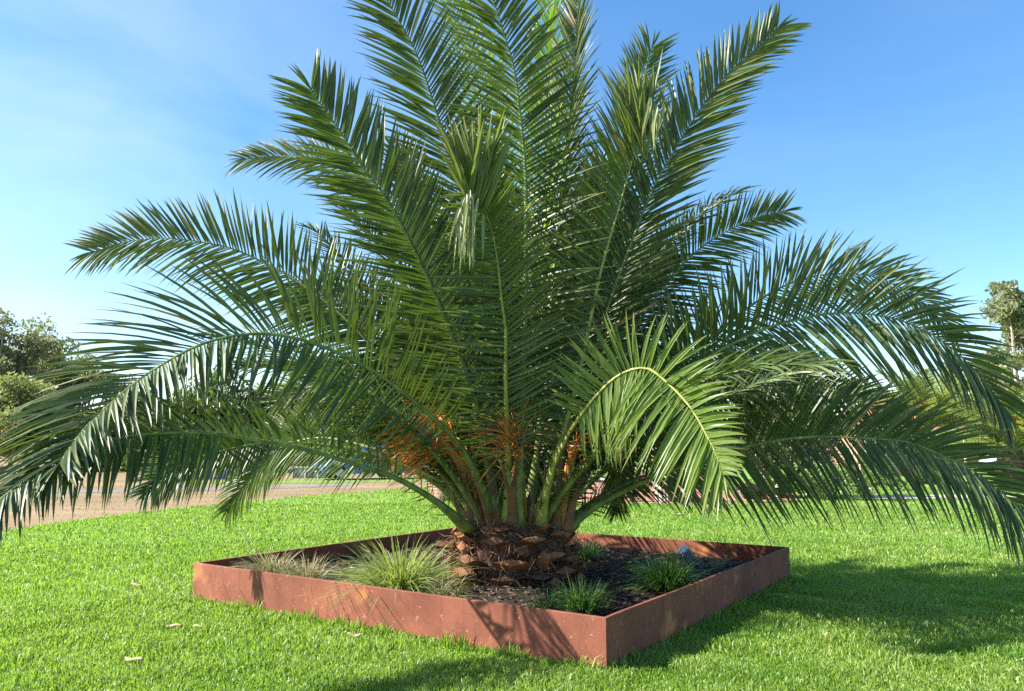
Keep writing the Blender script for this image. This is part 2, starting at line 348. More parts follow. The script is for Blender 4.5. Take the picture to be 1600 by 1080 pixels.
# ------------------------------------------------------------------ planter
PN = np.array([.634, 5.512]); e1 = np.array([-.8296, .5584]); e2 = np.array([.5584, .8296]); SIDE = 4.58; PH = .357
def pl(u, v, z=0.): q = PN + e1 * u * SIDE + e2 * v * SIDE; return np.array([q[0], q[1], z])
planter = empty('planter_box', pl(.5, .5), 'square rust red steel planter box on the lawn round the palm', 'planter')
def panel(A, B, inn, t=.03):
    n = nrm(inn); L = np.linalg.norm(B - A); b = MB(); k = 40
    d = nrm(B - A); V = []
    for i in range(k + 1):
        q = A + d * L * i / k + n * (.004 * math.sin(i * .33 + A[0]) if 0 < i < k else 0)
        for off, z in ((0, -.06), (0, PH), (t, PH), (t, -.06)):
            w = q + n * off; V.append((w[0], w[1], z))
    Fc = []
    for i in range(k):
        for j in range(3): Fc.append((i * 4 + j, (i + 1) * 4 + j, (i + 1) * 4 + j + 1, i * 4 + j + 1))
    Fc += [(0, 1, 2, 3), (k * 4 + 3, k * 4 + 2, k * 4 + 1, k * 4)]
    b.add(V, Fc); o = b.build('panel', M['rust'], planter, bevel=.004)
    return o
nN, nL, nR, nF = pl(0, 0), pl(1, 0), pl(0, 1), pl(1, 1)
E1, E2 = np.array([e1[0], e1[1], 0]), np.array([e2[0], e2[1], 0])
tk = .03
panel(nN, nL, E2); panel(nR, nF, -E2)
panel(nN + E2 * (tk + .001), nR - E2 * (tk + .001), E1); panel(nL + E2 * (tk + .001), nF - E2 * (tk + .001), -E1)
# soil, mounded round the trunk
TC = np.array([.02, 8.12, 0])            # trunk axis
def soil_z(x, y): return .18 + .05 * math.exp(-((x - TC[0]) ** 2 + (y - TC[1]) ** 2) / .9) + .018 * math.sin(5 * x + 1) * math.sin(4.3 * y)
b = MB(); G = 60; V = []
for i in range(G + 1):
    for j in range(G + 1):
        p = pl(.008 + .984 * i / G, .008 + .984 * j / G); V.append((p[0], p[1], soil_z(p[0], p[1]) + rng.normal(0, .009)))
b.add(V, [(i * (G + 1) + j, i * (G + 1) + j + 1, (i + 1) * (G + 1) + j + 1, (i + 1) * (G + 1) + j) for i in range(G) for j in range(G)])
so_ = b.build('soil', M['soil'], smooth=True); so_['kind'] = 'structure'; so_['label'] = 'dark garden soil filling the planter'
b = MB()
for i in range(5200):
    p = pl(*rng.uniform(.012, .988, 2)); z = soil_z(p[0], p[1]) + .006
    a = rng.uniform(0, 6.28); l_, w_ = rng.uniform(.012, .05), rng.uniform(.006, .018)
    ax = np.array([math.cos(a), math.sin(a), rng.uniform(-.4, .4)]) * l_; ay = np.array([-math.sin(a), math.cos(a), rng.uniform(-.4, .4)]) * w_
    c = np.array([p[0], p[1], z + rng.uniform(0, .008)]); up = np.array([0, 0, .006])
    b.add([c - ax - ay, c + ax - ay * .4, c + ax * .8 + ay, c - ax * .7 + ay * .8, c + up], [(0, 1, 4), (1, 2, 4), (2, 3, 4), (3, 0, 4)])
tag(b.build('mulch', M['mulch']), 'bark mulch chips scattered over the planter soil', 'mulch', kind='stuff')

# ------------------------------------------------------------------ palm
palm = empty('palm_tree', (TC[0], TC[1], .12), 'huge date palm with a squat trunk growing in the rusty planter', 'palm tree', 'date palms')

def leaflet(b, p, D, Nn, L, w, droop, rnd, segs=5):
    """one folded, tapering, slightly drooping leaflet"""
    W = nrm(np.cross(D, Nn)); F = np.cross(W, D)
    prof = [.45, .95, 1., .8, .5, .0] if segs == 5 else [.6, 1., .62, .0]
    V = []; tw = rnd.normal(0, .6)
    for i in range(segs):
        s = i / segs
        c = p + D * L * s + np.array([0, 0, -1]) * droop * L * s * s + F * .04 * L * math.sin(3.1 * s)
        a = tw * s; Wc = W * math.cos(a) + F * math.sin(a); hw = w * prof[i] / 2
        V += [c - Wc * hw + F * hw * .55, c, c + Wc * hw + F * hw * .55]
    V.append(p + D * L + np.array([0, 0, -1]) * droop * L)
    Fc = []
    for i in range(segs - 1):
        o = i * 3; Fc += [(o, o + 1, o + 4, o + 3), (o + 1, o + 2, o + 5, o + 4)]
    o = (segs - 1) * 3; Fc += [(o, o + 1, o + 3), (o + 1, o + 2, o + 3)]
    b.add(V, Fc)
    tip = rnd.random() ** 2.5; wh = 1.0 if rnd.random() < .006 else 0
    b.at += [max(wh, tip * (i / segs) ** 5) for i in range(segs) for _ in range(3)] + [max(wh, tip)]

def L_arc(P): return np.linalg.norm(np.diff(P, axis=0), axis=1).sum()
def frond(P, parent, L=.7, face=.8, n=122, w=.029, start=.2, droop=.1, ang=(66, 32), vee=.25, rad=.05, seed=0, m='leaflet', segs=5,
          sides=(1, 1), gap=.0, tipn=True, hang=0., label=None, base_spines=True, bothang=None, rm='rachis', toward=None, sfade=(0, 0), sstart=(0, 0)):
    """P: rachis points in the world. face: how far the blade turns toward where the photo is taken from (the fronds twist on their stalks)."""
    rnd = np.random.default_rng(1000 + seed)
    P = np.asarray(P, float); K = len(P)
    t = np.linspace(0, 1, K)
    r = rad * (.95 - .86 * t ** .6) + .075 * np.exp(-t * L_arc(P) / .28)
    rb = MB(); rb.tube(P, r, 8, flat=.6, up=(0, -.6, .8))
    ro = rb.build('frond', M[rm], parent, smooth=True)
    if label: ro['label'] = label
    b = MB(); fw = np.array([0, -1., 0.]) if toward is None else nrm(np.array(toward, float))
    hd = P[-1] - P[0]; hd[2] = 0; hd = nrm(hd)
    Ltot = np.linalg.norm(np.diff(P, axis=0), axis=1).sum()
    for side in (-1, 1):
        if rnd.random() < 2 and sides[0 if side < 0 else 1] == 0: continue
        for i in range(n):
            u = (i + rnd.uniform(-.3, .3) + (.5 if side > 0 else 0)) / n; u = min(max(u, 0), 1)
            tt = start + (1 - start) * u
            if (gap and rnd.random() < gap) or tt < sstart[0 if side < 0 else 1]: continue
            f = tt * (K - 1); k = min(int(f), K - 2); p = P[k] + (P[k + 1] - P[k]) * (f - k)
            T = nrm(P[min(k + 2, K - 1)] - P[max(k - 1, 0)])
            U = np.cross(np.cross(T, np.array([0, 0, 1.])), T); U = -U if U[2] < 0 else U
            Nn = face * fw + (1 - face) * nrm(U); Nn = nrm(Nn - T * (Nn @ T)); S = np.cross(T, Nn) * side
            a0, a1 = ang if bothang is None else bothang[0 if side < 0 else 1]
            th = R(a0 + (a1 - a0) * u ** 1.25) + rnd.normal(0, .035) + .065 * math.sin((i // 3) * 2.3 + side + seed)
            v = vee * (.5 + .8 * rnd.random()) * (.2, .8, 1.5)[i % 3]
            D = T * math.cos(th) + (S * math.cos(v) + Nn * math.sin(v)) * math.sin(th)
            D = nrm(D + np.array([0, 0, -1]) * hang * rnd.uniform(.6, 1.3) + rnd.normal(0, .022, 3))
            ln = L * (min(1, .45 + u * 3.2) if u < .2 else 1) * (1 - .5 * max(0, (u - .45) / .55) ** 2.0) * (1 - sfade[0 if side < 0 else 1] * u) * rnd.uniform(.9, 1.08)
            leaflet(b, p + S * rad * .2 * (1 - tt), D, Nn, ln, w * rnd.uniform(.8, 1.15), droop * rnd.uniform(.3, 1.6), rnd, segs)
        if base_spines:      # short stiff spines low on the stalk
            for i in range(14):
                tt = start * (.35 + .65 * i / 14) + rnd.uniform(-.01, .01); f = tt * (K - 1); k = min(int(f), K - 2); p = P[k] + (P[k + 1] - P[k]) * (f - k)
                T = nrm(P[k + 1] - P[k]); Nn = nrm(fw - T * (fw @ T)); S = np.cross(T, Nn) * side
                D = nrm(T * .7 + S * rnd.uniform(.5, 1) + Nn * rnd.uniform(-.4, .6)); leaflet(b, p, D, Nn, rnd.uniform(.1, .3), .014, 0, rnd, 3)
    if tipn:
        T = nrm(P[-1] - P[-3])
        for k in range(3): leaflet(b, P[-1], nrm(T + rnd.normal(0, .12, 3)), nrm(fw + .01), L * .35, w * .7, .05, rnd, segs)
    b.build('leaflets', M[m], ro)
    return ro

def trace(px, y0, y1, n=40, pw=1.25):
    """rachis through photo pixels, its distance running from y0 at the trunk to y1 at the tip"""
    q = smooth(px, n); tt = np.linspace(0, 1, n) ** pw
    return np.array([at(q[i][0], q[i][1], y0 + (y1 - y0) * tt[i]) for i in range(n)])

FR = [  # pixels of the rachis from base to tip, depth at base and tip, then the look of the blade
 # low and side fronds, left
 dict(toward=(-.2,-1,.12), px=[(775,830),(752,760),(725,705),(690,665),(640,622),(580,578),(500,540),(430,523),(370,524),(310,540),(250,572),(190,615),(130,672),(92,726)], y=(8.4,4.7), pw=1.0, L=.86, sfade=(.2,-.12), w=0.031, n=130, start=.2, ang=(70,40), hang=.09, droop=.07, rad=.055),
 dict(toward=(-.2,-1,.12), px=[(735,832),(690,790),(625,750),(560,727),(480,703),(400,688),(312,676),(200,681),(125,701),(82,722),(30,757),(-40,812)], y=(8.3,4.3), pw=.75, sstart=(.5,0), L=.5, w=0.027, n=143, start=.16, ang=(68,40), hang=.34, droop=.16, rad=.05),
 dict(px=[(755,825),(735,770),(700,705),(640,620),(580,540),(520,480),(456,434),(411,410),(367,390),(313,378),(248,372),(191,379),(145,394)], y=(8.6,8.9), L=.78, w=0.034, start=.25, ang=(74,36), hang=.02, droop=.06, n=123),
 dict(px=[(778,825),(765,740),(740,620),(700,510),(657,412),(617,334),(594,297),(568,264),(531,204),(500,162),(486,140)], toward=(.25,-1,0), y=(8.3,7.3), L=.88, w=0.034, n=130, start=.2, ang=(62,42), hang=0, droop=.05, vee=.15),
 dict(px=[(785,825),(775,740),(745,640),(700,490),(640,360),(580,290),(520,254),(440,244),(380,249)], y=(8.8,10.3), L=.75, start=.3, ang=(70,25), hang=.05),
 dict(px=[(788,825),(782,700),(765,560),(745,420),(722,310),(700,230),(679,167),(660,108),(641,64),(609,8),(580,-40),(552,-80)], n=130, y=(8.5,8.1), L=.85, w=0.034, start=.22, ang=(68,35), droop=.06, vee=.2),
 dict(px=[(798,825),(795,700),(788,540),(775,380),(760,220),(742,105),(730,61),(716,33),(700,0),(680,-35)], y=(8.8,9.8), L=.85, start=.25, ang=(65,30), m='leaflet_young_lit'),
 dict(px=[(806,828),(812,740),(818,620),(821,460),(822,310),(820,250),(814,189),(804,111),(790,61),(771,0),(750,-60),(728,-105)], n=136, y=(8.2,7.8), L=.92, w=0.034, start=.2, ang=(72,40), droop=.14, vee=.3, hang=.05),
 dict(px=[(815,825),(826,700),(838,540),(848,380),(853,250),(857,130),(862,60),(868,0),(880,-80)], y=(8.7,9.0), L=.8, start=.3, ang=(45,24), n=130, m='leaflet_backlit', vee=.5, face=.35),
 dict(px=[(822,825),(838,720),(855,560),(868,400),(879,260),(889,194),(897,111),(903,20),(905,-60)], y=(8.55,8.6), L=.72, start=.25, ang=(42,24), vee=.4, face=.55, w=0.033),
 dict(px=[(838,828),(868,720),(905,560),(935,430),(962,300),(985,205),(1005,120),(1018,75)], y=(8.9,9.5), L=.85, start=.3, ang=(56,36), toward=(.35,-1,0), droop=.04, face=.9),
 dict(px=[(835,832),(862,735),(892,635),(916,530),(934,444),(947,392),(956,362),(971,310),(982,270),(997,220),(1009,195),(1022,168)], y=(8.3,7.7), L=.74, w=0.034, start=.2, ang=(96,30), droop=.06, m='leaflet_mid', rm='rachis_yellow', rad=.045, sides=(1,.0), label='frond with a creamy snapped tip'),
 dict(px=[(846,828),(872,740),(905,640),(950,480),(988,375),(1021,293),(1049,244),(1076,199),(1116,140),(1155,98),(1192,67),(1215,45)], y=(8.6,8.5), L=.78, w=.04, start=.25, ang=(50,36), droop=.03, vee=.2),
 dict(px=[(852,828),(885,730),(940,600),(1000,500),(1053,429),(1083,398),(1114,374),(1160,349),(1190,337),(1225,330)], y=(8.8,9.4), L=.66, start=.3, ang=(74,38), toward=(.35,-1,0), droop=.03, hang=.0),
 dict(px=[(855,830),(880,785),(935,705),(1010,630),(1095,565),(1164,527),(1206,510),(1248,499),(1291,491),(1333,489),(1389,496),(1431,510),(1473,533),(1502,558),(1530,585),(1568,636)], toward=(.3,-1,-.1), y=(8.5,8.3), L=.98, w=0.036, n=130, start=.22, ang=(72,34), hang=.16, droop=.1),
 dict(px=[(850,828),(890,740),(960,650),(1050,580),(1120,520),(1170,480),(1223,448),(1277,431),(1333,428),(1389,440),(1440,470),(1485,515)], y=(8.9,9.6), L=.8, start=.25, ang=(70,30), hang=.1),
 dict(px=[(872,834),(919,797),(967,771),(1028,743),(1110,713),(1200,690),(1276,682),(1339,684),(1402,688),(1433,695),(1465,709),(1528,740),(1600,800),(1650,850)], toward=(.3,-1,-.1), y=(8.5,8.0), L=.86, w=0.036, n=130, start=.2, ang=(68,38), hang=.2, droop=.14),
 dict(px=[(862,832),(905,755),(975,690),(1060,640),(1150,612),(1240,606),(1320,622),(1390,655),(1440,700)], y=(8.8,9.6), L=.75, start=.2, ang=(70,35), hang=.1),
 dict(px=[(858,830),(890,760),(950,660),(1040,570),(1110,530),(1180,560),(1240,610),(1290,660)], y=(8.7,10.6), L=.7, start=.25, ang=(70,35), hang=.2),
 dict(px=[(745,822),(690,760),(600,716),(500,694),(400,694),(300,718),(255,742),(228,770)], y=(8.5,7.9), L=.42, start=.62, n=60, ang=(68,36), hang=.12),
 # fronds reaching toward the viewer
 dict(px=[(840,832),(853,770),(870,716),(903,655),(945,604),(975,582),(1000,575),(1018,578),(1044,599),(1067,622),(1086,647),(1103,678),(1118,708),(1130,745)], y=(8.3,5.9), pw=1.0, L=.72, w=0.034, start=.36, bothang=((98,62),(128,18)), n=80, sfade=(.6,0), rm='rachis_yellow', droop=.1, hang=.12, m='leaflet_young_lit', vee=.2, toward=(-.35,-1,.1), face=.95),
 dict(px=[(796,830),(795,760),(793,680),(790,600),(790,517),(784,470),(778,413),(772,375),(760,333),(750,308),(742,295)], y=(8.25,7.35), L=.72, w=0.033, start=.22, bothang=((88,66),(62,44)), droop=.06, m='leaflet_mid', n=62, rm='rachis_yellow', rad=.045, label='frond with a bent over fraying tip'),
 # behind
 dict(px=[(740,818),(700,758),(661,736),(619,713),(572,697),(510,684),(460,690),(430,705),(400,735),(375,765),(356,795)], y=(8.7,10.2), L=.62, start=.3, ang=(66,24), hang=.1, m='leaflet_mid', gap=.1),  # paler leaflet colour stands in for sunlight on this back frond
 dict(px=[(862,825),(900,760),(935,715),(952,695),(963,705),(966,745),(963,795)], y=(8.8,10.2), L=.5, start=.4, ang=(60,20), hang=.1, n=45),
 dict(px=[(880,828),(930,782),(985,752),(1040,735),(1090,726),(1140,735)], y=(8.8,9.9), L=.5, start=.35, ang=(65,30), hang=.1, n=50),
 # the dense middle
 dict(px=[(770,825),(740,740),(690,640),(630,560),(570,500),(520,470),(470,462)], y=(8.7,9.3), L=.75, start=.25, ang=(72,30)),
 dict(px=[(760,825),(720,735),(660,660),(600,615),(540,600),(480,605),(430,630)], y=(8.8,9.9), L=.65, start=.25, ang=(72,35), hang=.12),
 dict(px=[(790,825),(775,720),(745,600),(705,480),(670,380),(640,290),(625,240)], y=(8.8,9.5), L=.8, start=.25, ang=(62,28)),
 dict(px=[(800,825),(800,700),(795,560),(780,430),(765,330),(755,250)], y=(8.7,9.0), L=.8, start=.25, ang=(60,28)),
 dict(px=[(830,825),(850,700),(870,560),(895,430),(920,330),(940,260)], y=(8.8,9.3), L=.8, start=.25, ang=(60,28)),
 dict(px=[(845,825),(880,700),(925,590),(970,500),(1010,440),(1050,400)], y=(8.8,9.6), L=.75, start=.25, ang=(66,30)),
 dict(px=[(855,828),(900,730),(960,640),(1020,600),(1080,590),(1140,605)], y=(9.0,10.6), L=.7, start=.25, ang=(70,35), hang=.1),
 dict(px=[(820,828),(832,740),(850,650),(880,570),(905,500)], y=(8.6,8.7), L=.65, start=.25, ang=(70,30)),
 dict(px=[(780,828),(770,750),(750,680),(715,610),(680,560),(640,520)], y=(8.5,8.3), L=.65, start=.25, ang=(70,35)),
]
M['leaflet_mid'] = leaf('palm_leaflet_mid', [(.06, .10, .022), (.08, .12, .03), (.105, .14, .045)], rough=.42, trans=.2, tcol=(.28, .46, .03), spec=.5, wither=True)
fr_objs = []
for i, d in enumerate(FR):
    d = dict(d); y0_, y1_ = d.pop('y'); P = trace(d.pop('px'), y0_ - .42, y1_ - .42 if y1_ > 7 else y1_, pw=d.pop('pw', 1.25))
    d.setdefault('face', .82)
    fr_objs.append(frond(P, palm, seed=i, **d))
# fronds at the far side of the crown
for i in range(22):
    if i < 10: az, e0, e1_, Lf = R(-78 + 156 * i / 9 + rng.uniform(-8, 8)), R(rng.uniform(64, 82)), R(rng.uniform(20, 48)), rng.uniform(3.6, 4.6)
    else: az, e0, e1_, Lf = R((-128, -104, -82, -60, -35, -10, 18, 42, 64, 84, 104, 128)[i - 10] + rng.uniform(-6, 6)), R(rng.uniform(34, 58)), R(rng.uniform(-22, 8)), rng.uniform(2.7, 3.5)
    n = 30; p = TC + np.array([math.sin(az) * .3, math.cos(az) * .3, .72]); P = [p]
    for k in range(n - 1):
        e = e0 + (e1_ - e0) * (k / n) ** 1.6; p = p + Lf / n * np.array([math.sin(az) * math.cos(e), math.cos(az) * math.cos(e), math.sin(e)]); P.append(p)
    frond(P, palm, L=.68, n=70, face=.3, start=.2, seed=100 + i, hang=.05)
# snapped tips: short bunches of leaflets hanging from the break
def bunch(parent, p, D, n, L, spread, m, w=.03, name='broken_tip', seed=0, aim=None):
    rnd = np.random.default_rng(seed); b = MB()
    for k in range(n):
        d = nrm(np.array(D) + rnd.normal(0, spread, 3)); q = p + rnd.normal(0, .045, 3) + np.array([0, 0, -1]) * rnd.uniform(0, .12)
        leaflet(b, q, d, nrm(np.array([rnd.normal(0, .5), -1., .2])), L * rnd.uniform(.6, 1.1), w, .1, rnd)
    return b.build(name, M[m], parent)
bunch(fr_objs[21], at(733, 300, 6.86), (-.05, -.15, -1), 34, .58, .09, 'leaflet_dry', seed=1)
rb = MB()
for k in range(46):      # the blade above the break fans upward, still half joined
    a = R(-36 + 66 * k / 45) + rng.normal(0, .03); D = nrm(np.array([math.sin(a), -.1 + rng.normal(0, .05), math.cos(a)]))
    leaflet(rb, at(745 + 6 * rng.normal(), 318 + 14 * rng.normal(), 6.9), D, np.array([0, -1., .1]), rng.uniform(.66, .9) * (1 - .15 * abs(a)), .05, .0, rng)
rb.build('fan', M['leaflet_fan_lit'], fr_objs[21])
rb = MB()
for k in range(36):
    a = R(-30 + 44 * k / 35) + rng.normal(0, .03); D = nrm(np.array([math.sin(a), rng.normal(0, .06), math.cos(a)]))
    leaflet(rb, at(1012 - 22 * rng.random(), 190 + 60 * rng.random(), 7.25), D, np.array([0, -1., .1]), rng.uniform(.6, .84), .042, .0, rng)
rb.build('fan', M['leaflet_fan_lit'], fr_objs[11])
bunch(fr_objs[11], at(1024, 158, 7.2), (-.12, -.1, -1), 16, .32, .1, 'leaflet_pale', w=.04, seed=2) if 'leaflet_pale' in M else bunch(fr_objs[11], at(1024, 158, 7.2), (-.12, -.1, -1), 16, .32, .1, 'leaflet_dry', w=.04, seed=2)
# brown dead stalks and spathes
for i, (px, w_) in enumerate([([(742,835),(728,780),(708,730),(692,690)], .035), ([(752,835),(748,770),(738,700),(728,650)], .03), ([(775,830),(768,760),(757,690)], .045), ([(868,832),(872,760),(880,700),(892,660)], .055), ([(885,832),(900,770),(915,735)], .05), ([(846,832),(850,770),(852,720)], .03), ([(728,838),(716,800),(706,770)], .03)]):
    b = MB(); P = trace(px, 7.85, 7.75, 16); b.tube(P, w_ * np.linspace(1.1, .3, 16), 7, flat=.35, up=(0, -1, .2)); b.build('dry_stalk', M['spathe'], palm, smooth=True)
for k in range(16):
    a = R(150 + 13.5 * k + rng.uniform(-7, 7)) + math.pi * .25; o = np.array([math.cos(a), math.sin(a), 0]); p0 = TC + o * rng.uniform(.26, .42); p0[2] = rng.uniform(.62, .74); h_ = rng.uniform(.22, .75)
    P = smooth([p0, p0 + o * h_ * .3 + np.array([0, 0, h_ * .55]), p0 + o * h_ * .62 + np.array([rng.normal(0, .05), rng.normal(0, .05), h_])], 10)
    b = MB(); b.tube(P, rng.uniform(.025, .055) * np.linspace(1.1, .22, 10), 7, flat=.3, up=tuple(o)); b.build('dry_stalk', M['spathe'], palm, smooth=True)
# orange fruit stalks with brushes of strands
for i, (px, c, sx_, n, Y) in enumerate([([(765,825),(738,760),(712,715),(692,690),(672,668)], (-1, -.2, .05), .36, 130, 8.15), ([(772,825),(745,755),(726,710),(705,680),(690,650)], (-.7, -.2, .4), .45, 110, 8.15), ([(818,825),(814,770),(812,715),(808,680)], (-.35, -.2, .55), .38, 130, 8.12), ([(872,825),(884,760),(893,715),(902,690)], (.2, -.3, .7), .3, 30, 8.3)]):
    b = MB(); P = trace(px, 7.9, Y - .45, 16); b.tube(P, np.linspace(.055, .04, 16), 8, flat=.4, up=(0, -1, .2)); st = b.build('fruit_stalk', M['stalk'], palm, smooth=True)
    b = MB(); rr = np.random.default_rng(50 + i)
    for k in range(n):
        s0 = rr.uniform(.78, 1); p = P[int(s0 * 15)]; d = nrm(np.array(c) + rr.normal(0, sx_, 3)); l_ = rr.uniform(.3, .65); k2 = []
        for s in np.linspace(0, 1, 5): k2.append(p + d * l_ * s + np.array([0, 0, -1]) * .3 * l_ * s * s + rr.normal(0, .008, 3) * s)
        b.tube(k2, np.linspace(.004, .003, 5), 3, cap=False)
    b.build('strands', M['orange'], st)
# squat trunk, old leaf bases in a spiral, fibre
b = MB(); prof = [(.48, -.1), (.52, .0), (.54, .15), (.53, .3), (.50, .45), (.43, .56), (.3, .64), (.08, .69)]
b.lathe(prof, (TC[0], TC[1], .17), 40); trunk = b.build('trunk', M['trunk'], palm, smooth=True)
row = 0; rb_ = None
for z, rr_, nn, sc_ in ((.19, .53, 11, 1.15), (.30, .56, 11, 1.2), (.41, .57, 11, 1.15), (.52, .55, 11, 1.05), (.63, .51, 10, 1.0), (.73, .42, 8, .9)):
    for k in range(nn):
        if rng.random() < .06: continue
        a = 2 * math.pi * (k + .5 * (row % 2) + rng.uniform(-.3, .3)) / nn
        o = np.array([math.cos(a), math.sin(a), 0]); s_ = np.array([-math.sin(a), math.cos(a), 0]); u = np.array([0, 0, 1.])
        out = nrm(o * 1.0 + u * rng.uniform(.0, .9) + s_ * rng.normal(0, .22)); upv = nrm(np.cross(out, s_)); upv = upv if upv[2] > 0 else -upv
        c = TC + o * rr_ * rng.uniform(.98, 1.1); c[2] = z + rng.uniform(-.04, .04)
        w_, h_, d_ = rng.uniform(.05, .15) * sc_, rng.uniform(.022, .055) * sc_, rng.uniform(.05, .19)
        V = []
        for dd, ww, hh in ((0, 1.1, 1.3), (d_ * .6, 1.0, 1.05), (d_, .92, .9)):
            for q in range(8):
                an = 2 * math.pi * q / 8; cc, ss = math.cos(an), math.sin(an); ff = 1 / (abs(cc) ** 1.1 + abs(ss) ** 1.1)
                V.append(c + out * (dd + rng.uniform(-.012, .012) * (dd > 0)) + s_ * w_ * ww * cc * ff * rng.uniform(.9, 1.08) + upv * h_ * hh * ss * ff * rng.uniform(.85, 1.1))
        Fc = [(r_ * 8 + q, r_ * 8 + (q + 1) % 8, r_ * 8 + 8 + (q + 1) % 8, r_ * 8 + 8 + q) for r_ in range(2) for q in range(8)] + [tuple(16 + q for q in range(8))]
        b = MB(); b.add(V, Fc); b.build('leaf_base', M['boot'], trunk)
    row += 1
b = MB()
for k in range(2300):
    a = rng.uniform(0, 6.28); z = rng.uniform(.14, .82); rr_ = np.interp(z, [.14, .4, .55, .7, .82], [.57, .62, .6, .5, .36]) + rng.uniform(-.02, .06)
    p = TC + np.array([math.cos(a) * rr_, math.sin(a) * rr_, 0]); p[2] = z
    d = nrm(rng.normal(0, 1, 3) + np.array([0, 0, -.5])); l_ = rng.uniform(.05, .22); c2 = rng.normal(0, .04, 3); w_ = nrm(np.cross(d, rng.normal(0, 1, 3))) * rng.uniform(.0015, .004)
    q = [p, p + d * l_ * .5 + c2, p + d * l_ + c2 * .5]
    b.add([q[0] - w_, q[0] + w_, q[1] - w_, q[1] + w_, q[2]], [(0, 1, 3, 2), (2, 3, 4)])
fb = b.build('fibre', M['fibre'], trunk); fb['kind'] = 'stuff'

# ------------------------------------------------------------------ plants in the planter
def tuft(px, py, Y, n, h, spread, m, label, seed, w=.008, droop=.5, lean=(0, 0), name='grass_tuft', group='grass tufts in the planter', z=None):
    rnd = np.random.default_rng(seed); c = at(px, py, Y); c[2] = soil_z(c[0], c[1]) - .01; b = MB()
    for k in range(n):
        a = rnd.uniform(0, 6.28); sp = abs(rnd.normal(0, 1)) * spread; L_ = h * rnd.uniform(.55, 1.15)
        o = np.array([math.cos(a), math.sin(a), 0]); p = c + o * rnd.uniform(0, .1 + h * .22) * rnd.random() ** .5
        d = nrm(o * sp + np.array([lean[0], lean[1], 1]) + rnd.normal(0, .28, 3)); side = nrm(np.cross(d, np.array([0, 0, 1.]) + rnd.normal(0, .3, 3))) ; V = []; ww = w * rnd.uniform(.6, 1.3)
        dr = droop * rnd.uniform(.3, 1.4)
        for i, s in enumerate((0, .25, .5, .75)):
            q = p + d * L_ * s + (o * .5 + np.array([0, 0, -1.])) * dr * L_ * s ** 2.2; hw = ww / 2 * (1, 1, .85, .55)[i]; q[2] = max(q[2], c[2] + .008); V += [q - side * hw, q + side * hw]
        q = p + d * L_ + (o * .5 + np.array([0, 0, -1.])) * dr * L_; q[2] = max(q[2], c[2] + .012); V.append(q)
        b.add(V, [(0, 1, 3, 2), (2, 3, 5, 4), (4, 5, 7, 6), (6, 7, 8)])
    o = b.build(name, M[m]); return tag(o, label, 'grass tuft', group)
tuft(425, 876, 8.25, 620, .52, .85, 'tuft_dry', 'brownish dry grass tuft flopping over the left corner of the planter', 1, w=.009, droop=.6, lean=(-.4, .15))
tuft(482, 886, 7.95, 240, .42, .6, 'tuft_lime2' if 'tuft_lime2' in M else 'tuft_dry', 'small green and straw grass tuft beside the dry left corner tuft', 2, w=.009, droop=.5)
tuft(625, 908, 7.35, 1100, .70, .95, 'tuft_lime', 'largest lime green arching grass tuft left of the palm trunk', 3, w=.011, droop=.55, lean=(-.12, 0))
tuft(688, 912, 7.0, 160, .36, .9, 'tuft_dry', 'short straw coloured grass tuft between lime tuft and trunk', 4, w=.007, droop=.7)
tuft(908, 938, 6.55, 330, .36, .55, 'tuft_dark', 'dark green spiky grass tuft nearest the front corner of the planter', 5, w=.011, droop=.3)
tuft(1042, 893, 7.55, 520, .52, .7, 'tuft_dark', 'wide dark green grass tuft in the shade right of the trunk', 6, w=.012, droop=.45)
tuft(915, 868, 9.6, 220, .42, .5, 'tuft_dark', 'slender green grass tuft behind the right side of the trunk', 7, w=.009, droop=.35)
tuft(1120, 862, 9.0, 60, .32, .8, 'tuft_dry', 'sparse thin grass tuft near the back right panel', 8, w=.006, droop=.4)
tuft(850, 935, 6.75, 70, .3, 1.0, 'tuft_dark', 'thin sprawling grass tuft in front of the trunk', 9, w=.008, droop=.5)
# uplight
c = at(1072, 866, 8.9); c[2] = soil_z(c[0], c[1])
ul = empty('garden_spotlight', c, 'small blue grey garden spotlight tilted up at the palm', 'garden light')
b = MB(); b.tube([c + np.array([0, 0, -.05]), c + np.array([0, 0, .1])], .012, 8); b.build('stake', M['black'], ul, smooth=True)
tl = Matrix.Rotation(R(-38), 3, 'Y') @ Matrix.Rotation(R(18), 3, 'X')
b = MB(); b.box(c + np.array([.01, 0, .15]), (.10, .10, .17), tilt=tl, taper=1.15); b.build('lamp_head', M['steel'], ul, bevel=.012)
b = MB(); b.box(c + np.array([.01, 0, .15]) + np.array(tl @ Vector((0, 0, .09))), (.11, .11, .008), tilt=tl); b.build('lens', M['lamp'], ul, bevel=.003)

# ------------------------------------------------------------------ trees
def leafcloud(b, c, rad, n, size, rnd, shell=.55, flat=1.):
    """n leaf-sized faces spread through an uneven lobe"""
    d = rnd.normal(0, 1, (n, 3)); d /= np.linalg.norm(d, axis=1)[:, None]
    r = shell + (1 - shell) * rnd.random(n) ** .6; r *= 1 + .18 * np.sin(d[:, 0] * 5 + c[0]) * np.cos(d[:, 2] * 4 + c[1])
    P = np.array(c) + d * r[:, None] * np.array(rad)
    A = rnd.normal(0, 1, (n, 3)); A /= np.linalg.norm(A, axis=1)[:, None]
    B = np.cross(A, rnd.normal(0, 1, (n, 3))); B /= np.linalg.norm(B, axis=1)[:, None] + 1e-9
    s = size * rnd.uniform(.6, 1.4, n)[:, None]
    V = np.stack([P - A * s, P - B * s * .45, P + A * s, P + B * s * .45], 1).reshape(-1, 3)
    b.add(V, [(4 * i, 4 * i + 1, 4 * i + 2, 4 * i + 3) for i in range(n)])
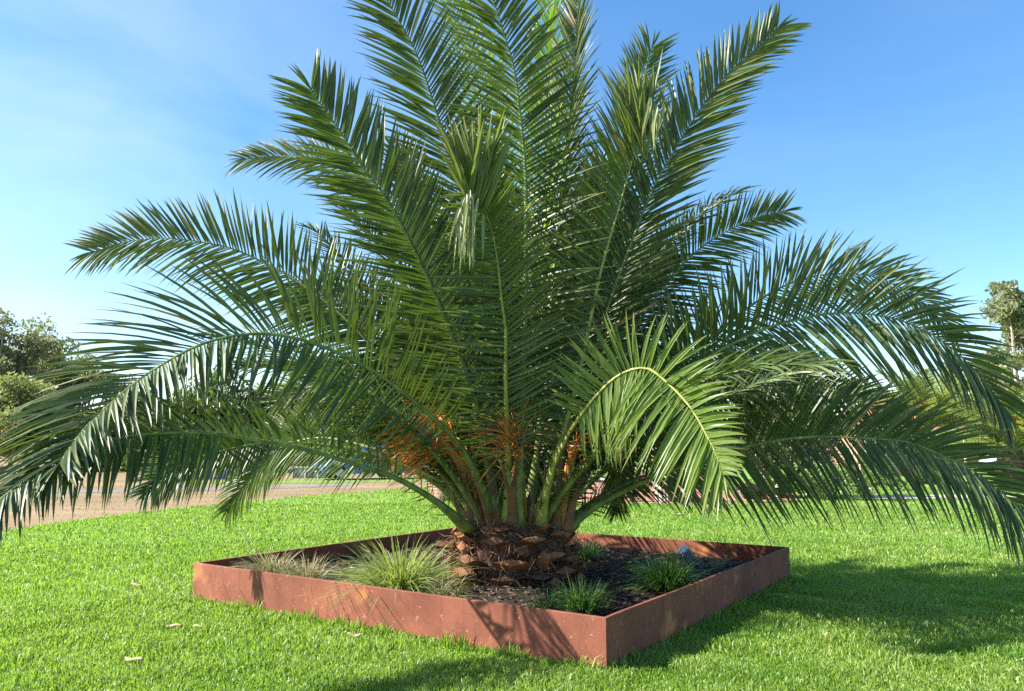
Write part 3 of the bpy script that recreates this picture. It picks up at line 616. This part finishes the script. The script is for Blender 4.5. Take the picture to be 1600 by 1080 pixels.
def tree(x, y, h, cr, label, seed, m='dense', bark='bark', lobes=9, leaves=520, size=.16, trunk_h=.35, group='trees beyond the park', name='tree', tall=1., cat='tree', low=.0):
    rnd = np.random.default_rng(seed); root = empty(name, (x, y, 0), label, cat, group)
    tb = MB(); base = np.array([x, y, -.05]); th = h * trunk_h
    lean = rnd.normal(0, .04, 2); pts = [base + np.array([lean[0] * h * s, lean[1] * h * s, th * 1.6 * s]) + rnd.normal(0, .02 * h * .2, 3) * (0 < s < 1) for s in np.linspace(0, 1, 6)]
    tb.tube(pts, np.linspace(.035, .014, 6) * h * .8, 8)
    lb = MB()
    for k in range(lobes):
        a = 2.4 * k + rnd.uniform(-.4, .4); zz = rnd.uniform(low, 1) if k else 1.
        rr = cr * (1 - abs(zz - .45) * .9) * rnd.uniform(.35, .95) if k else 0
        c = np.array([x + math.cos(a) * rr, y + math.sin(a) * rr, th + (h - th) * (.12 + .74 * zz)])
        R_ = cr * rnd.uniform(.3, .5) * (1 if k else .8)
        st = pts[2 + k % 3]; mid = (st + c) / 2 + np.array([0, 0, -.1 * h * .3]); tb.tube(smooth([st, mid, c], 6), np.linspace(.013, .004, 6) * h * .8, 5)
        for q in range(5):
            o = rnd.normal(0, .45, 3) * R_; leafcloud(lb, c + o, (R_ * .62, R_ * .62, R_ * .5 * tall), leaves // 5, size, rnd, .35)
    tb.build('trunk', M[bark], root, smooth=True); lb.build('crown', M[m], root)
    return root
def X(px, Y): return (px - 800) / F_PX * Y
def Z(py, Y): return at(800, py, Y)[2]
# gums on the left
for i, (px, Y, top, cr, lab, m) in enumerate([
    (-10, 56, 496, 3.6, 'tall olive gum tree with bare pale limbs at the left edge of the photo', 'gum'),
    (62, 60, 512, 3.4, 'tall gum tree with a rounded crown behind the long left frond', 'gum'),
    (122, 64, 556, 3.0, 'shorter gum tree at the right end of the left gum clump', 'gum'),
    (25, 50, 600, 2.8, 'low leafy tree in front of the left gum trees', 'olive'),
    (-70, 58, 520, 4.5, 'gum tree just past the left edge of the photo', 'gum')]):
    tree(X(px, Y), Y, Z(top, Y), cr, lab, 200 + i, m, 'gumbark', lobes=24, leaves=620, size=.14, trunk_h=.22, group='gum trees on the left', name='gum_tree')
for i, (px, Y, top, cr, lab) in enumerate([
    (165, 52, 650, 3.2, 'dark green tree left of the pale blue fence'),
    (245, 50, 612, 3.2, 'dense green tree above the left end of the pale blue fence'),
    (330, 49, 596, 3.4, 'tallest dense green tree above the pale blue fence'),
    (415, 50, 610, 3.2, 'dense green tree between the blue fence and the grey fence'),
    (490, 52, 600, 3.4, 'green tree rising behind the grey fence'),
    (570, 54, 615, 3.2, 'green tree rising directly behind the blue car'),
    (640, 56, 608, 3.2, 'green tree right of the blue car'),
    (715, 60, 620, 3.4, 'green tree far behind the palm trunk')]):
    tree(X(px, Y), Y, Z(top, Y), cr, lab, 230 + i, 'dense' if i % 3 else 'olive', lobes=15, leaves=700, size=.16, trunk_h=.03, group='trees behind the fences')
for i, (px, Y, top, cr, lab, m) in enumerate([
    (1255, 62, 538, 2.9, 'round topped grey green tree behind the dark red flowered shrub', 'olive'),
    (1328, 66, 586, 2.2, 'small pale tree between the round tree and the orange fruited palm', 'olive'),
    (1590, 46, 428, 3.0, 'tall gum tree with an olive crown at the right edge of the photo', 'gum'),
    (1650, 46, 470, 3.4, 'gum tree just past the right edge of the photo', 'gum'),
    (1555, 52, 540, 2.6, 'olive tree below the tall right gum tree', 'olive'),
    (1165, 58, 612, 2.8, 'dark green tree behind the right side of the big palm', 'dense'),
    (1060, 60, 618, 3.2, 'dark green tree behind the timber tree stakes', 'dense'),
    (940, 62, 622, 3.4, 'dark green tree behind the pink brick wall', 'dense'),
    (830, 64, 624, 3.2, 'green tree right of the palm trunk far behind', 'dense'),
    (1420, 70, 604, 3.2, 'green tree far behind the orange fruited palm', 'dense'),
    (1500, 72, 612, 3.0, 'green tree behind the house roof at the right', 'dense')]):
    tree(X(px, Y), Y, Z(top, Y), cr, lab, 260 + i, m, 'gumbark' if m == 'gum' else 'bark', lobes=11, leaves=700, size=.17, trunk_h=.06 if m != 'gum' else .14, group='trees beyond the right lawn', name='gum_tree' if m == 'gum' else 'tree')

for i, (px, Y, top, cr, m) in enumerate([(-190, 60, 560, 4, 'dense'), (-330, 64, 590, 4, 'olive'), (-480, 62, 580, 4, 'dense'), (-660, 66, 600, 4.5, 'dense'), (1730, 62, 560, 4, 'dense'), (1860, 66, 590, 4, 'olive'), (2010, 64, 580, 4.2, 'dense'), (2200, 68, 600, 4.5, 'dense')]):
    tree(X(px, Y), Y, Z(top, Y), cr, 'broad green park tree standing outside the photo, beyond its left or right edge', 300 + i, m, lobes=11, leaves=500, size=.19, trunk_h=.06, group='park trees beyond the edges of the view')

# distant palms
def small_palm(x, y, zc, Lf, n, label, seed, stalks):
    rnd = np.random.default_rng(seed); root = empty('palm_tree', (x, y, 0), label, 'palm tree', 'date palms'); c = np.array([x, y, zc])
    b = MB(); b.lathe([(.5, -.1), (.55, zc * .3), (.5, zc * .7), (.4, zc), (.1, zc + .25)], (x, y, 0), 16); b.build('trunk', M['trunk'], root, smooth=True)
    for i in range(n):
        az = i * 2.4 + rnd.uniform(-.2, .2); q = i / n; e0 = R(85 - 60 * q + rnd.uniform(-8, 8)); e1_ = R(35 - 85 * q); K = 16; p = c.copy(); P = [p]
        for k in range(K - 1):
            e = e0 + (e1_ - e0) * (k / K) ** 1.3; p = p + Lf / K * np.array([math.sin(az) * math.cos(e), math.cos(az) * math.cos(e), math.sin(e)]); P.append(p)
        frond(P, root, L=.7, n=46, face=.35, start=.18, seed=seed * 50 + i, hang=.1, segs=3, w=.05, m='leaflet_far', base_spines=False, rad=.05)
    for k in range(stalks):
        a = R(200 + 40 * k + rnd.uniform(-8, 8)); d0 = np.array([math.sin(a) * .5, math.cos(a) * .5, .8]); b = MB()
        P = smooth([c, c + d0 * .7, c + d0 * 1.3 + np.array([0, 0, -.1])], 8); b.tube(P, .03, 6); st = b.build('fruit_stalk', M['stalk'], root, smooth=True)
        b = MB()
        for j in range(60):
            d = nrm(d0 + rnd.normal(0, .6, 3)); b.tube([P[-1], P[-1] + d * .3, P[-1] + d * .5 + np.array([0, 0, -.12])], .014, 3, cap=False)
        b.build('strands', M['orange'], st)
M['leaflet_far'] = leaf('palm_leaflet_far', [(.13, .18, .035), (.17, .22, .05), (.22, .26, .08)], rough=.4, trans=.35, tcol=(.42, .5, .08))
small_palm(X(1440, 33), 33, Z(678, 33), 3.3, 34, 'yellow green date palm with orange fruit stalks behind the right fronds', 31, 4)
small_palm(X(1572, 30), 30, Z(705, 30), 2.9, 30, 'low arching date palm near the right edge in front of the carport', 32, 1)

# ------------------------------------------------------------------ dark shrub, roses
sx0, sy0 = X(1227, 24.4), 24.4
sh = empty('flowering_shrub', (sx0, sy0, 0), 'dark leafy shrub tree with red flowers and forked trunk behind the right fronds', 'shrub')
b = MB(); rs = np.random.default_rng(5)
tips = [np.array([sx0 + dx, sy0 + dy, z]) for dx, dy, z in ((-1.5, 0, 1.5), (-.9, .3, 2.0), (-.3, -.2, 2.4), (.4, .2, 2.3), (1.1, -.1, 1.9), (-.7, -.3, 1.4), (.8, .3, 1.5), (0, 0, 2.0))]
fork = np.array([sx0, sy0, .35]); b.tube([(sx0, sy0, -.05), (sx0 + .02, sy0, .2), fork], [.12, .10, .10], 8)
for t_ in tips: b.tube(smooth([fork, (fork + t_) / 2 + np.array([0, 0, -.05]), t_], 8), np.linspace(.06, .015, 8), 6)
b.build('trunk', M['bark'], sh, smooth=True)
b = MB()
for t_ in tips:
    for q in range(4): leafcloud(b, t_ + rs.normal(0, .28, 3), (.5, .5, .38), 420, .055, rs, .2)
b.build('foliage', M['redleaf'], sh)
for (px, py, r) in ((1222, 650, .10), (1229, 664, .06), (1262, 642, .05)):
    p = at(px, py, sy0 - .75); b = MB()
    for k in range(14):
        d = nrm(rs.normal(0, 1, 3)); s_ = nrm(np.cross(d, rs.normal(0, 1, 3))); b.add([p, p + d * r + s_ * r * .5, p + d * r * 1.2, p + d * r - s_ * r * .5], [(0, 1, 2, 3)])
    b.build('flower', M['flower'], sh)
RB = [(1178, 780, .35, .45, 'dark low rose bush at the edge of the red paving'), (1213, 778, .55, .6, 'rose bush with white blooms left of the shrub trunk'), (1262, 779, .8, .75, 'rose bush with white blooms right of the shrub trunk'),
      (1306, 781, .85, .75, 'tall rose bush in the middle of the rose row'), (1350, 782, .8, .7, 'rose bush beside the start of the pale path'), (1392, 766, .75, .7, 'rose bush growing behind the pale path'), (1310, 760, 1.0, 1.0, 'lighter green bush behind the rose row'), (1365, 752, 1.0, .95, 'bright green bush in front of the far brick wall'), (1455, 757, .7, .8, 'small green bush behind the path under the right frond tips')]
for i, (px, py, h, w_, lab) in enumerate(RB):
    g = gnd(px, py); rt = empty('rose_bush', g, lab, 'bush', 'rose bushes along the path'); b = MB(); fb_ = MB(); rr = np.random.default_rng(70 + i)
    for k in range(7):
        a = rr.uniform(0, 6.28); t_ = g + np.array([math.cos(a) * w_ * .4, math.sin(a) * w_ * .4, h * rr.uniform(.55, .9)])
        b.tube(smooth([g, (g + t_) / 2 + rr.normal(0, .04, 3), t_], 5), np.linspace(.014, .006, 5), 5)
        for q in range(3): leafcloud(fb_, t_ + rr.normal(0, .12, 3) + np.array([0, 0, -.1 * q]), (.22 * w_ + .05, .22 * w_ + .05, .18), 130, .035, rr, .1)
    b.build('stem', M['bark'], rt, smooth=True); fb_.build('foliage', M['hedge'] if i not in (0,) else M['redleaf'], rt)
    if 'white' in lab or i in (3, 4):
        for k in range(6):
            a = rr.uniform(3.3, 6.1); p = g + np.array([math.cos(a) * w_ * .45, math.sin(a) * w_ * .5, h * rr.uniform(.1, .75)]); b = MB()
            for q in range(10):
                d = nrm(rr.normal(0, 1, 3)); s_ = nrm(np.cross(d, rr.normal(0, 1, 3))); b.add([p, p + d * .05 + s_ * .03, p + d * .06, p + d * .05 - s_ * .03], [(0, 1, 2, 3)])
            b.build('flower', M['white_flower'], rt)

# ------------------------------------------------------------------ low walls, fences, posts
def wall(name, pts, h, t, m, label, cat='wall', cap=True, caph=.07, group=None):
    P = smooth([(p[0], p[1], 0) for p in pts], max(2, 10 * (len(pts) - 1) + 1)) if len(pts) > 2 else np.array([(p[0], p[1], 0) for p in pts], float)
    root = empty(name, P.mean(0), label, cat, group)
    def strip(z0, z1, half, nm, mm):
        b = MB(); V = []
        for i in range(len(P)):
            d = nrm(P[min(i + 1, len(P) - 1)] - P[max(i - 1, 0)]); nn = np.array([-d[1], d[0], 0])
            for o, z in ((-half, z0), (-half, z1), (half, z1), (half, z0)): V.append(P[i] + nn * o + np.array([0, 0, z]))
        Fc = [(i * 4 + j, (i + 1) * 4 + j, (i + 1) * 4 + (j + 1) % 4, i * 4 + (j + 1) % 4) for i in range(len(P) - 1) for j in range(4)] + [(3, 2, 1, 0), tuple(4 * (len(P) - 1) + j for j in range(4))]
        b.add(V, Fc); b.build(nm, mm, root)
    strip(-.1, h, t / 2, 'brickwork', m)
    if cap: strip(h + .002, h + caph, t / 2 + .03, 'coping', M['cap'])
    return root
wall('brick_wall', [(X(676, 22.6), 22.6), (X(700, 22.3), 22.5), (X(760, 22), 23.0)], .52, .34, M['brick'], 'short pink brick wall end with pale rounded coping left of the trunk', caph=.16)
wall('brick_wall', [(X(880, 22.8), 23.2), (X(915, 22.4), 22.6), (X(978, 22.2), 22.3)], .58, .3, M['brick'], 'pink brick wall with pale coping right of the palm trunk')
wall('brick_wall', [(X(985, 29), 29.5), (X(1060, 28.8), 28.9), (X(1116, 28.2), 28.2)], .62, .3, M['brick2'], 'brick wall with shade put into its colour behind the timber tree stakes', cap=False)
wall('brick_wall', [(X(1335, 41), 41), (X(1505, 43), 43)], .62, .3, M['brick'], 'long low red brick wall far behind the rose bushes', cap=False)
b = MB(); cpt = at(1003, 768, 27.2); b.lathe([(.16, 0), (.24, .08), (.27, .3), (.25, .42), (.27, .45), (.22, .45), (.20, .4)], (cpt[0], cpt[1], 0), 20)
tag(b.build('plant_pot', M['roof_tile'], smooth=True), 'terracotta pot standing on the paving before the shade-coloured brick wall', 'pot')
ST = [(1026, 787, 750, .010, 'leftmost of the three timber stakes on the lawn edge'), (1034, 788, 752, -.004, 'middle one of the three timber stakes on the lawn edge'), (1043, 788, 744, 0, 'rightmost of the three timber stakes with a dark tie at its top'), (1070, 783, 735, .0, 'upright timber stake in the mulch ring beside the leaning stake'), (1078, 783, 737, .05, 'leaning timber stake in the mulch ring')]
for i, (px, py, top, ln, lab) in enumerate(ST):
    g = gnd(px, py); h = Z(top, g[1]); root = empty('tree_stake', g, lab, 'stake', 'timber tree stakes'); b = MB()
    A, B_ = g + np.array([0, 0, -.05]), g + np.array([ln * 6, 0, h]); b.tube([A, (A + B_) / 2, B_, B_ + np.array([0, 0, .02])], [.062, .06, .058, .03], 8); b.build('post', M['stake'], root)
    if i in (2, 3): b = MB(); b.tube([B_ + np.array([-.09, 0, -.08]), B_ + np.array([.09, 0, -.10])], .045, 8, up=(0, 1, 0)); b.build('tie', M['black'], root)
g = gnd(1085, 784); b = MB()
for k in range(700):
    a = rng.uniform(0, 6.28); r_ = .62 * math.sqrt(rng.random()); c = g + np.array([math.cos(a) * r_ * 1.2, math.sin(a) * r_, .02 + .05 * (1 - r_)]); d = rng.normal(0, 1, 3) * .035; e_ = rng.normal(0, 1, 3) * .015
    b.add([c - d - e_, c + d - e_, c + d + e_, c - d + e_], [(0, 1, 2, 3)])
tag(b.build('mulch', M['mulch']), 'dark mulch ring round the young tree by the stakes', 'mulch', kind='stuff')
root = empty('young_tree', g, 'young staked tree with thin trunk behind the front bent frond', 'tree'); b = MB(); b.tube([g, g + np.array([.02, 0, .8]), g + np.array([0, .03, 1.7])], [.03, .026, .012], 7); b.build('trunk', M['bark'], root)
b = MB(); rr = np.random.default_rng(9)
for k in range(7): leafcloud(b, g + np.array([rr.normal(0, .35), rr.normal(0, .35), 1.75 + rr.normal(0, .3)]), (.35, .35, .3), 180, .05, rr, .1)
b.build('crown', M['dense'], root)
for (px, py, top, lab) in ((1196, 762, 716, 'slim pale timber post beside the red paving'), (1284, 752, 700, 'thin weathered post behind the rose row'), (1334, 750, 690, 'thin post left of the bright green bush')):
    g = gnd(px, py); h = Z(top, g[1]); b = MB(); b.tube([g + np.array([0, 0, -.05]), g + np.array([0, 0, h * .5]), g + np.array([0, 0, h]), g + np.array([0, 0, h + .03])], [.055, .053, .05, .02], 8)
    tag(b.build('garden_post', M['stake'], smooth=False), lab, 'post', 'timber garden posts')
def panel_fence(x0, x1, Y0, Y1, h, m, n, label):
    root = empty('panel_fence', ((x0 + x1) / 2, (Y0 + Y1) / 2, 0), label, 'fence', 'low fences on the left'); A, B_ = np.array([x0, Y0, 0]), np.array([x1, Y1, 0]); b = MB(); k = 120; V = []
    d = nrm(B_ - A); nn = np.array([-d[1], d[0], 0])
    for i in range(k + 1):
        q = A + (B_ - A) * i / k + nn * .025 * (1 if (i // 2) % 2 else -1)
        V += [q + np.array([0, 0, .0]), q + np.array([0, 0, h])]
    b.add(V, [(2 * i, 2 * i + 2, 2 * i + 3, 2 * i + 1) for i in range(k)]); sh_ = b.build('sheeting', M[m], root)
    md = sh_.modifiers.new('thickness', 'SOLIDIFY'); md.thickness = .012
    b = MB(); ang = math.atan2(d[1], d[0]); b.box((A + B_) / 2 + np.array([0, 0, h + .04]), (np.linalg.norm(B_ - A), .09, .075), ang); b.build('rail', M['rail'], root)
    for i in range(n + 1): b = MB(); q = A + (B_ - A) * i / n - nn * .07; b.box(q + np.array([0, 0, h / 2]), (.06, .06, h + .05), ang); b.build('post', M['rail'], root)
panel_fence(X(462, 39), X(522, 39), 39, 38.8, .48, 'fence', 3, 'grey sheet fence with pale top rail left of the blue car')
panel_fence(X(296, 37), X(400, 37), 37, 37.6, .42, 'fence_blue', 5, 'pale blue sheet fence under the dense green trees')
panel_fence(X(618, 46), X(676, 46), 46, 46, .75, 'fence', 4, 'distant pale grey fence right of the blue car')

# ------------------------------------------------------------------ cars
def car(loc, rot, paint, label):
    root = empty('parked_car', loc, label, 'car'); ca, sa = math.cos(rot), math.sin(rot); L0 = np.array(loc)
    def T(p): p = np.asarray(p, float); return np.stack([L0[0] + p[:, 0] * ca - p[:, 1] * sa, L0[1] + p[:, 0] * sa + p[:, 1] * ca, L0[2] + p[:, 2]], 1)
    # x: station; half width at sill, belt, top; heights
    def loft(secs, nm, m, smooth_=True):
        b = MB(); V = []; k = len(secs[0])
        for s in secs: V += s
        V = T(V); Fc = [(i * k + j, i * k + (j + 1) % k, (i + 1) * k + (j + 1) % k, (i + 1) * k + j) for i in range(len(secs) - 1) for j in range(k)]
        Fc += [tuple(range(k))[::-1], tuple((len(secs) - 1) * k + j for j in range(k))]
        b.add(V, Fc); return b.build(nm, m, root, smooth=False, bevel=.02)
    st = [(-2.15, .78, .42, .80), (-2.05, .84, .30, .95), (-1.3, .88, .25, 1.0), (0, .90, .25, .98), (.9, .88, .25, .95), (1.7, .84, .27, .84), (2.05, .76, .32, .70), (2.15, .66, .42, .60)]
    loft([[(x, -w, z0), (x, -w * 1.0, (z0 + z1) / 2), (x, -w * .94, z1 - .06), (x, -w * .8, z1), (x, w * .8, z1), (x, w * .94, z1 - .06), (x, w, (z0 + z1) / 2), (x, w, z0)] for x, w, z0, z1 in st], 'body', paint)
    loft([[(x, -w, z0), (x, -w * .84, z1 - .05), (x, -w * .74, z1), (x, w * .74, z1), (x, w * .84, z1 - .05), (x, w, z0)] for x, w, z0, z1 in [(-2.0, .78, .97, 1.05), (-1.75, .80, .98, 1.48), (-.6, .82, .99, 1.56), (.1, .82, .97, 1.5), (.95, .78, .92, .97)]], 'cabin', paint)
    for s in (-1, 1):
        b = MB(); o = [(-1.6, 1.03), (-1.5, 1.40), (-.6, 1.46), (.0, 1.41), (.62, 1.02)]; f = lambda z: s * (.825 - .17 * (z - 1.0) + .012)
        b.add(T([(x, f(z), z) for x, z in o] + [(x, f(z) - s * .03, z) for x, z in o]), [(0, 1, 2, 3, 4), (9, 8, 7, 6, 5)] + [(i, (i + 1) % 5, 5 + (i + 1) % 5, 5 + i) for i in range(5)]); b.build('window', M['glass'], root)
        for x in (-1.32, 1.32):
            b = MB(); c = T([(x, s * .80, .33)])[0]; ax = np.array([-sa, ca, 0]) * s; b.tube([c - ax * .1, c + ax * .1], .33, 24, up=(0, 0, 1)); w = b.build('wheel', M['tyre'], root, bevel=.03)
            b = MB(); b.tube([c + ax * .06, c + ax * .115], [.21, .19], 16); b.build('rim', M['rim'], w)
        b = MB(); b.add(T([(2.02, s * .74, .66), (2.10, s * .70, .56), (2.17, s * .42, .55), (2.10, s * .42, .68), (1.80, s * .80, .76), (1.84, s * .84, .66)]), [(0, 1, 2, 3), (4, 5, 1, 0), (4, 0, 3)]); hl = b.build('headlight', M['lamp'], root); md = hl.modifiers.new('t', 'SOLIDIFY'); md.thickness = .03; md.offset = 1
        b = MB(); b.box(T([(.72, s * .95, 1.02)])[0], (.18, .16, .12), rot); b.build('mirror', paint, root, bevel=.03)
    b = MB(); b.add(T([(.99, -.62, .985), (.99, .62, .985), (.17, .56, 1.47), (.17, -.56, 1.47)]) + np.array([0, 0, .012]), [(0, 1, 2, 3)]); ws = b.build('windscreen', M['glass'], root); md = ws.modifiers.new('t', 'SOLIDIFY'); md.thickness = .02; md.offset = 1
    b = MB(); b.box(T([(2.14, 0, .36)])[0], (.1, 1.3, .14), rot); b.build('bumper', M['black'], root, bevel=.03)
    b = MB(); b.box(T([(2.175, 0, .50)])[0], (.06, .70, .07), rot); b.build('grille', M['black'], root, bevel=.01)
    b = MB(); b.box(T([(2.20, 0, .385)])[0], (.02, .37, .10), rot); b.build('number_plate', M['plate'], root)
    return root
car((X(566, 37.6), 37.9, .02), R(208), M['carblue'], 'bright blue parked car half hidden behind the palm fronds')
car((X(1586, 47), 47, 0), R(185), M['carsilver'], 'silver parked car under the white carport at the right edge')
# carport
cp0 = np.array([X(1590, 48), 48, 0.]); root = empty('carport', cp0, 'flat white carport over the silver car at the right edge', 'carport')
b = MB(); b.box(cp0 + np.array([.8, 0, 2.15]), (6.6, 4.4, .22)); b.build('roof', M['trim'], root, bevel=.02)
for dx in (-2.3, 3.9):
    for dy in (-2, 2): b = MB(); b.box(cp0 + np.array([dx, dy, 1.02]), (.1, .1, 2.04)); b.build('post', M['trim'], root)

# ------------------------------------------------------------------ house
hx, hy = X(1392, 60), 60.
hs_ = empty('brick_house', (hx, hy, 0), 'red brick house with tiled roof and white windows behind the right fronds', 'house')
b = MB(); b.box((hx, hy, 1.3), (8.6, 7, 2.8)); b.build('wall', M['brick'], hs_)
b = MB(); ew, ed, zt, zr = 4.75, 3.95, 2.72, 5.0
b.add([(hx - ew, hy - ed, zt), (hx + ew, hy - ed, zt), (hx + ew, hy + ed, zt), (hx - ew, hy + ed, zt), (hx - 1.8, hy, zr), (hx + 1.8, hy, zr)], [(0, 1, 5, 4), (1, 2, 5), (2, 3, 4, 5), (3, 0, 4), (3, 2, 1, 0)]); rf = b.build('roof', M['roof_tile'], hs_)
b = MB(); b.box((hx, hy - ed - .06, zt - .02), (2 * ew + .1, .1, .16)); b.build('gutter', M['trim'], hs_)
b = MB(); b.box((hx + 2.0, hy + .4, zr - .1), (.7, .7, 1.4)); b.build('chimney', M['brick'], rf)
for dx in (-3.0, -.4, 2.6):
    b = MB(); b.box((hx + dx, hy - 3.52, 1.45), (1.5, .08, 1.2)); w = b.build('window', M['trim'], hs_)
    b = MB()
    for k in (-1, 1): b.box((hx + dx + k * .345, hy - 3.565, 1.45), (.6, .03, 1.02))
    b.build('pane', M['glass'], w)
b = MB(); b.box((hx + 1.1, hy - 3.52, 1.03), (.95, .08, 2.06)); b.build('door', M['stake'], hs_)

# ------------------------------------------------------------------ lawn grass
def in_poly(x, y, poly):
    r = np.zeros(len(x), bool); n = len(poly)
    for i in range(n):
        (xa, ya), (xb, yb) = poly[i], poly[(i + 1) % n]
        c = ((ya > y) != (yb > y)) & (x < (xb - xa) * (y - ya) / (yb - ya + 1e-12) + xa); r ^= c
    return r
PLP = [tuple(pl(a, c)[:2]) for a, c in ((-.004, -.004), (1.004, -.004), (1.004, 1.004), (-.004, 1.004))]
LAWN = LB + [(-1.8, 90), (90, 90), (90, -12)]
HARD = [[(2.0, 21.9), (4.6, 21.4), (8.0, 22.6), (9.0, 25.0), (9.4, 27.5), (5.5, 29.5), (2.0, 27.5), (-.5, 25)], [(10.5, 23.4), (16, 24.0), (34, 25.5), (34, 27.0), (16, 25.6), (10.5, 25.0)]]
def blades(name, m, x, y, h, w, lean, seed):
    rnd = np.random.default_rng(seed); n = len(x); a = rnd.uniform(0, 2 * math.pi, n); la = rnd.uniform(0, 2 * math.pi, n)
    lx, ly = np.cos(la) * lean * rnd.random(n), np.sin(la) * lean * rnd.random(n)
    ax, ay = np.cos(a) * w / 2, np.sin(a) * w / 2; Z0 = np.full(n, -.006)
    V = np.empty((n, 5, 3), np.float32)
    V[:, 0] = np.stack([x - ax, y - ay, Z0], 1); V[:, 1] = np.stack([x + ax, y + ay, Z0], 1)
    mx_, my_ = x + lx * h * .4, y + ly * h * .4
    V[:, 2] = np.stack([mx_ - ax * .8, my_ - ay * .8, h * .6], 1); V[:, 3] = np.stack([mx_ + ax * .8, my_ + ay * .8, h * .6], 1)
    V[:, 4] = np.stack([x + lx * h * 1.1, y + ly * h * 1.1, h * (1 - .25 * lean)], 1)
    me = bpy.data.meshes.new(name); me.vertices.add(n * 5); me.vertices.foreach_set('co', V.ravel())
    base = (np.arange(n) * 5)[:, None]; lp = (base + np.array([0, 1, 3, 2, 2, 3, 4])).ravel().astype(np.int32)
    me.loops.add(n * 7); me.loops.foreach_set('vertex_index', lp); me.polygons.add(n * 2)
    ls = (np.arange(n) * 7)[:, None] + np.array([0, 4]); me.polygons.foreach_set('loop_start', ls.ravel().astype(np.int32))
    me.update(calc_edges=True); me.validate(); me.materials.append(m)
    o = bpy.data.objects.new(name, me); col.objects.link(o); return o
gx, gy = [], []
for (r0, r1, dens, amax) in ((2.6, 4.2, 8000, 48), (4.2, 6, 8000, 46), (6, 9, 3800, 44), (9, 14, 1300, 43), (14, 22, 520, 42), (22, 34, 130, 41)):
    A = R(amax); area = A * (r1 ** 2 - r0 ** 2); n = int(area * dens); r = np.sqrt(rng.uniform(r0 ** 2, r1 ** 2, n)); t_ = rng.uniform(-A, A, n); gx.append(r * np.sin(t_)); gy.append(r * np.cos(t_))
gx, gy = np.concatenate(gx), np.concatenate(gy)
ok = in_poly(gx, gy, LAWN) & ~in_poly(gx, gy, PLP)
for h_ in HARD: ok &= ~in_poly(gx, gy, h_)
gx, gy = gx[ok], gy[ok]; gr = np.hypot(gx, gy)
cl = .5 + .25 * np.sin(gx * 7.1 + 2 * np.sin(gy * 3.3)) + .25 * np.sin(gy * 8.3 + 1.7 * np.sin(gx * 4.1))
hh = (.026 + .045 * cl) * rng.uniform(.45, 1.35, len(gx)); ww = .0034 + .0009 * gr
tag(blades('grass', M['grass'], gx, gy, hh, ww * rng.uniform(.7, 1.3, len(gx)), .8, 3), 'bright green mown lawn grass round the planter', 'grass', kind='stuff')
# unmown tall blades along the foot of the planter
ex, ey = [], []
for (A_, B_, off, n) in ((nN, nL, -E2, 1900), (nN, nR, -E1, 1100), (nL, nF, E1, 400), (nR, nF, E2, 400)):
    s = rng.random(n); k = np.abs(rng.normal(0, .05, n)) + .012; q = A_[None] + (B_ - A_)[None] * s[:, None] + off[None] * k[:, None]; ex.append(q[:, 0]); ey.append(q[:, 1])
ex, ey = np.concatenate(ex), np.concatenate(ey); ek = np.array([np.exp(-np.min((ex[q] - ex[::97]) ** 2 + (ey[q] - ey[::97]) ** 2) / .006) for q in range(len(ex))]); eh = .035 + .045 * rng.random(len(ex)) + (.13 * ek * rng.random(len(ex)) ** 2.2)
tag(blades('edge_grass', M['grass'], ex, ey, eh, np.full(len(ex), .009), .7, 4), 'taller unmown grass along the foot of the planter', 'grass', kind='stuff')
n = 5000; dx_ = rng.uniform(-26, -1, n); dy_ = rng.uniform(13, 31, n); ok = ~in_poly(dx_, dy_, LAWN)
dx_, dy_ = dx_[ok], dy_[ok]
tag(blades('dry_grass', M['drygrass'], dx_, dy_, rng.uniform(.015, .04, len(dx_)), np.full(len(dx_), .02), 1.3, 5), 'sparse dry straw grass beyond the lawn', 'dry grass', kind='stuff')

# ------------------------------------------------------------------ fallen leaves
DL = [(208, 1040, .075, 'large pale crumpled dry leaf on the lawn nearest the left foreground'), (272, 986, .06, 'long pale dry leaf lying left of the planter front'), (308, 987, .04, 'small pale dry leaf scrap just right of the long one'), (212, 920, .07, 'thin straw coloured dry leaf on the lawn left of the planter corner'), (553, 1001, .055, 'pale dry leaf in the grass before the middle of the planter front'), (1060, 806, .16, 'white scrap on the far lawn behind the planter'), (1290, 1000, .02, 'tiny tan dry leaf on the lawn right of the planter')]
for i, (px, py, s_, lab) in enumerate(DL):
    g = gnd(px, py); rr = np.random.default_rng(400 + i); a = rr.uniform(-.5, .5); b = MB(); V = []; K = 7
    for k in range(K):
        s = k / (K - 1) * 2 - 1; wv = .27 * s_ * (1 - s * s) ** .7 + .003; q = g + np.array([math.cos(a) * s * s_, math.sin(a) * s * s_, .034 + .006 * s * s + .007 * math.sin(3 * s + i)]); nn = np.array([-math.sin(a), math.cos(a), 0])
        V += [q - nn * wv + np.array([0, 0, .006]), q, q + nn * wv + np.array([0, 0, .014])]
    b.add(V, [(3 * k + j, 3 * k + j + 1, 3 * k + 4 + j, 3 * k + 3 + j) for k in range(K - 1) for j in range(2)])
    o = b.build('dry_leaf', M['dryleaf'], smooth=True); md = o.modifiers.new('t', 'SOLIDIFY'); md.thickness = .002
    tag(o, lab, 'leaf', 'dry leaves on the lawn')
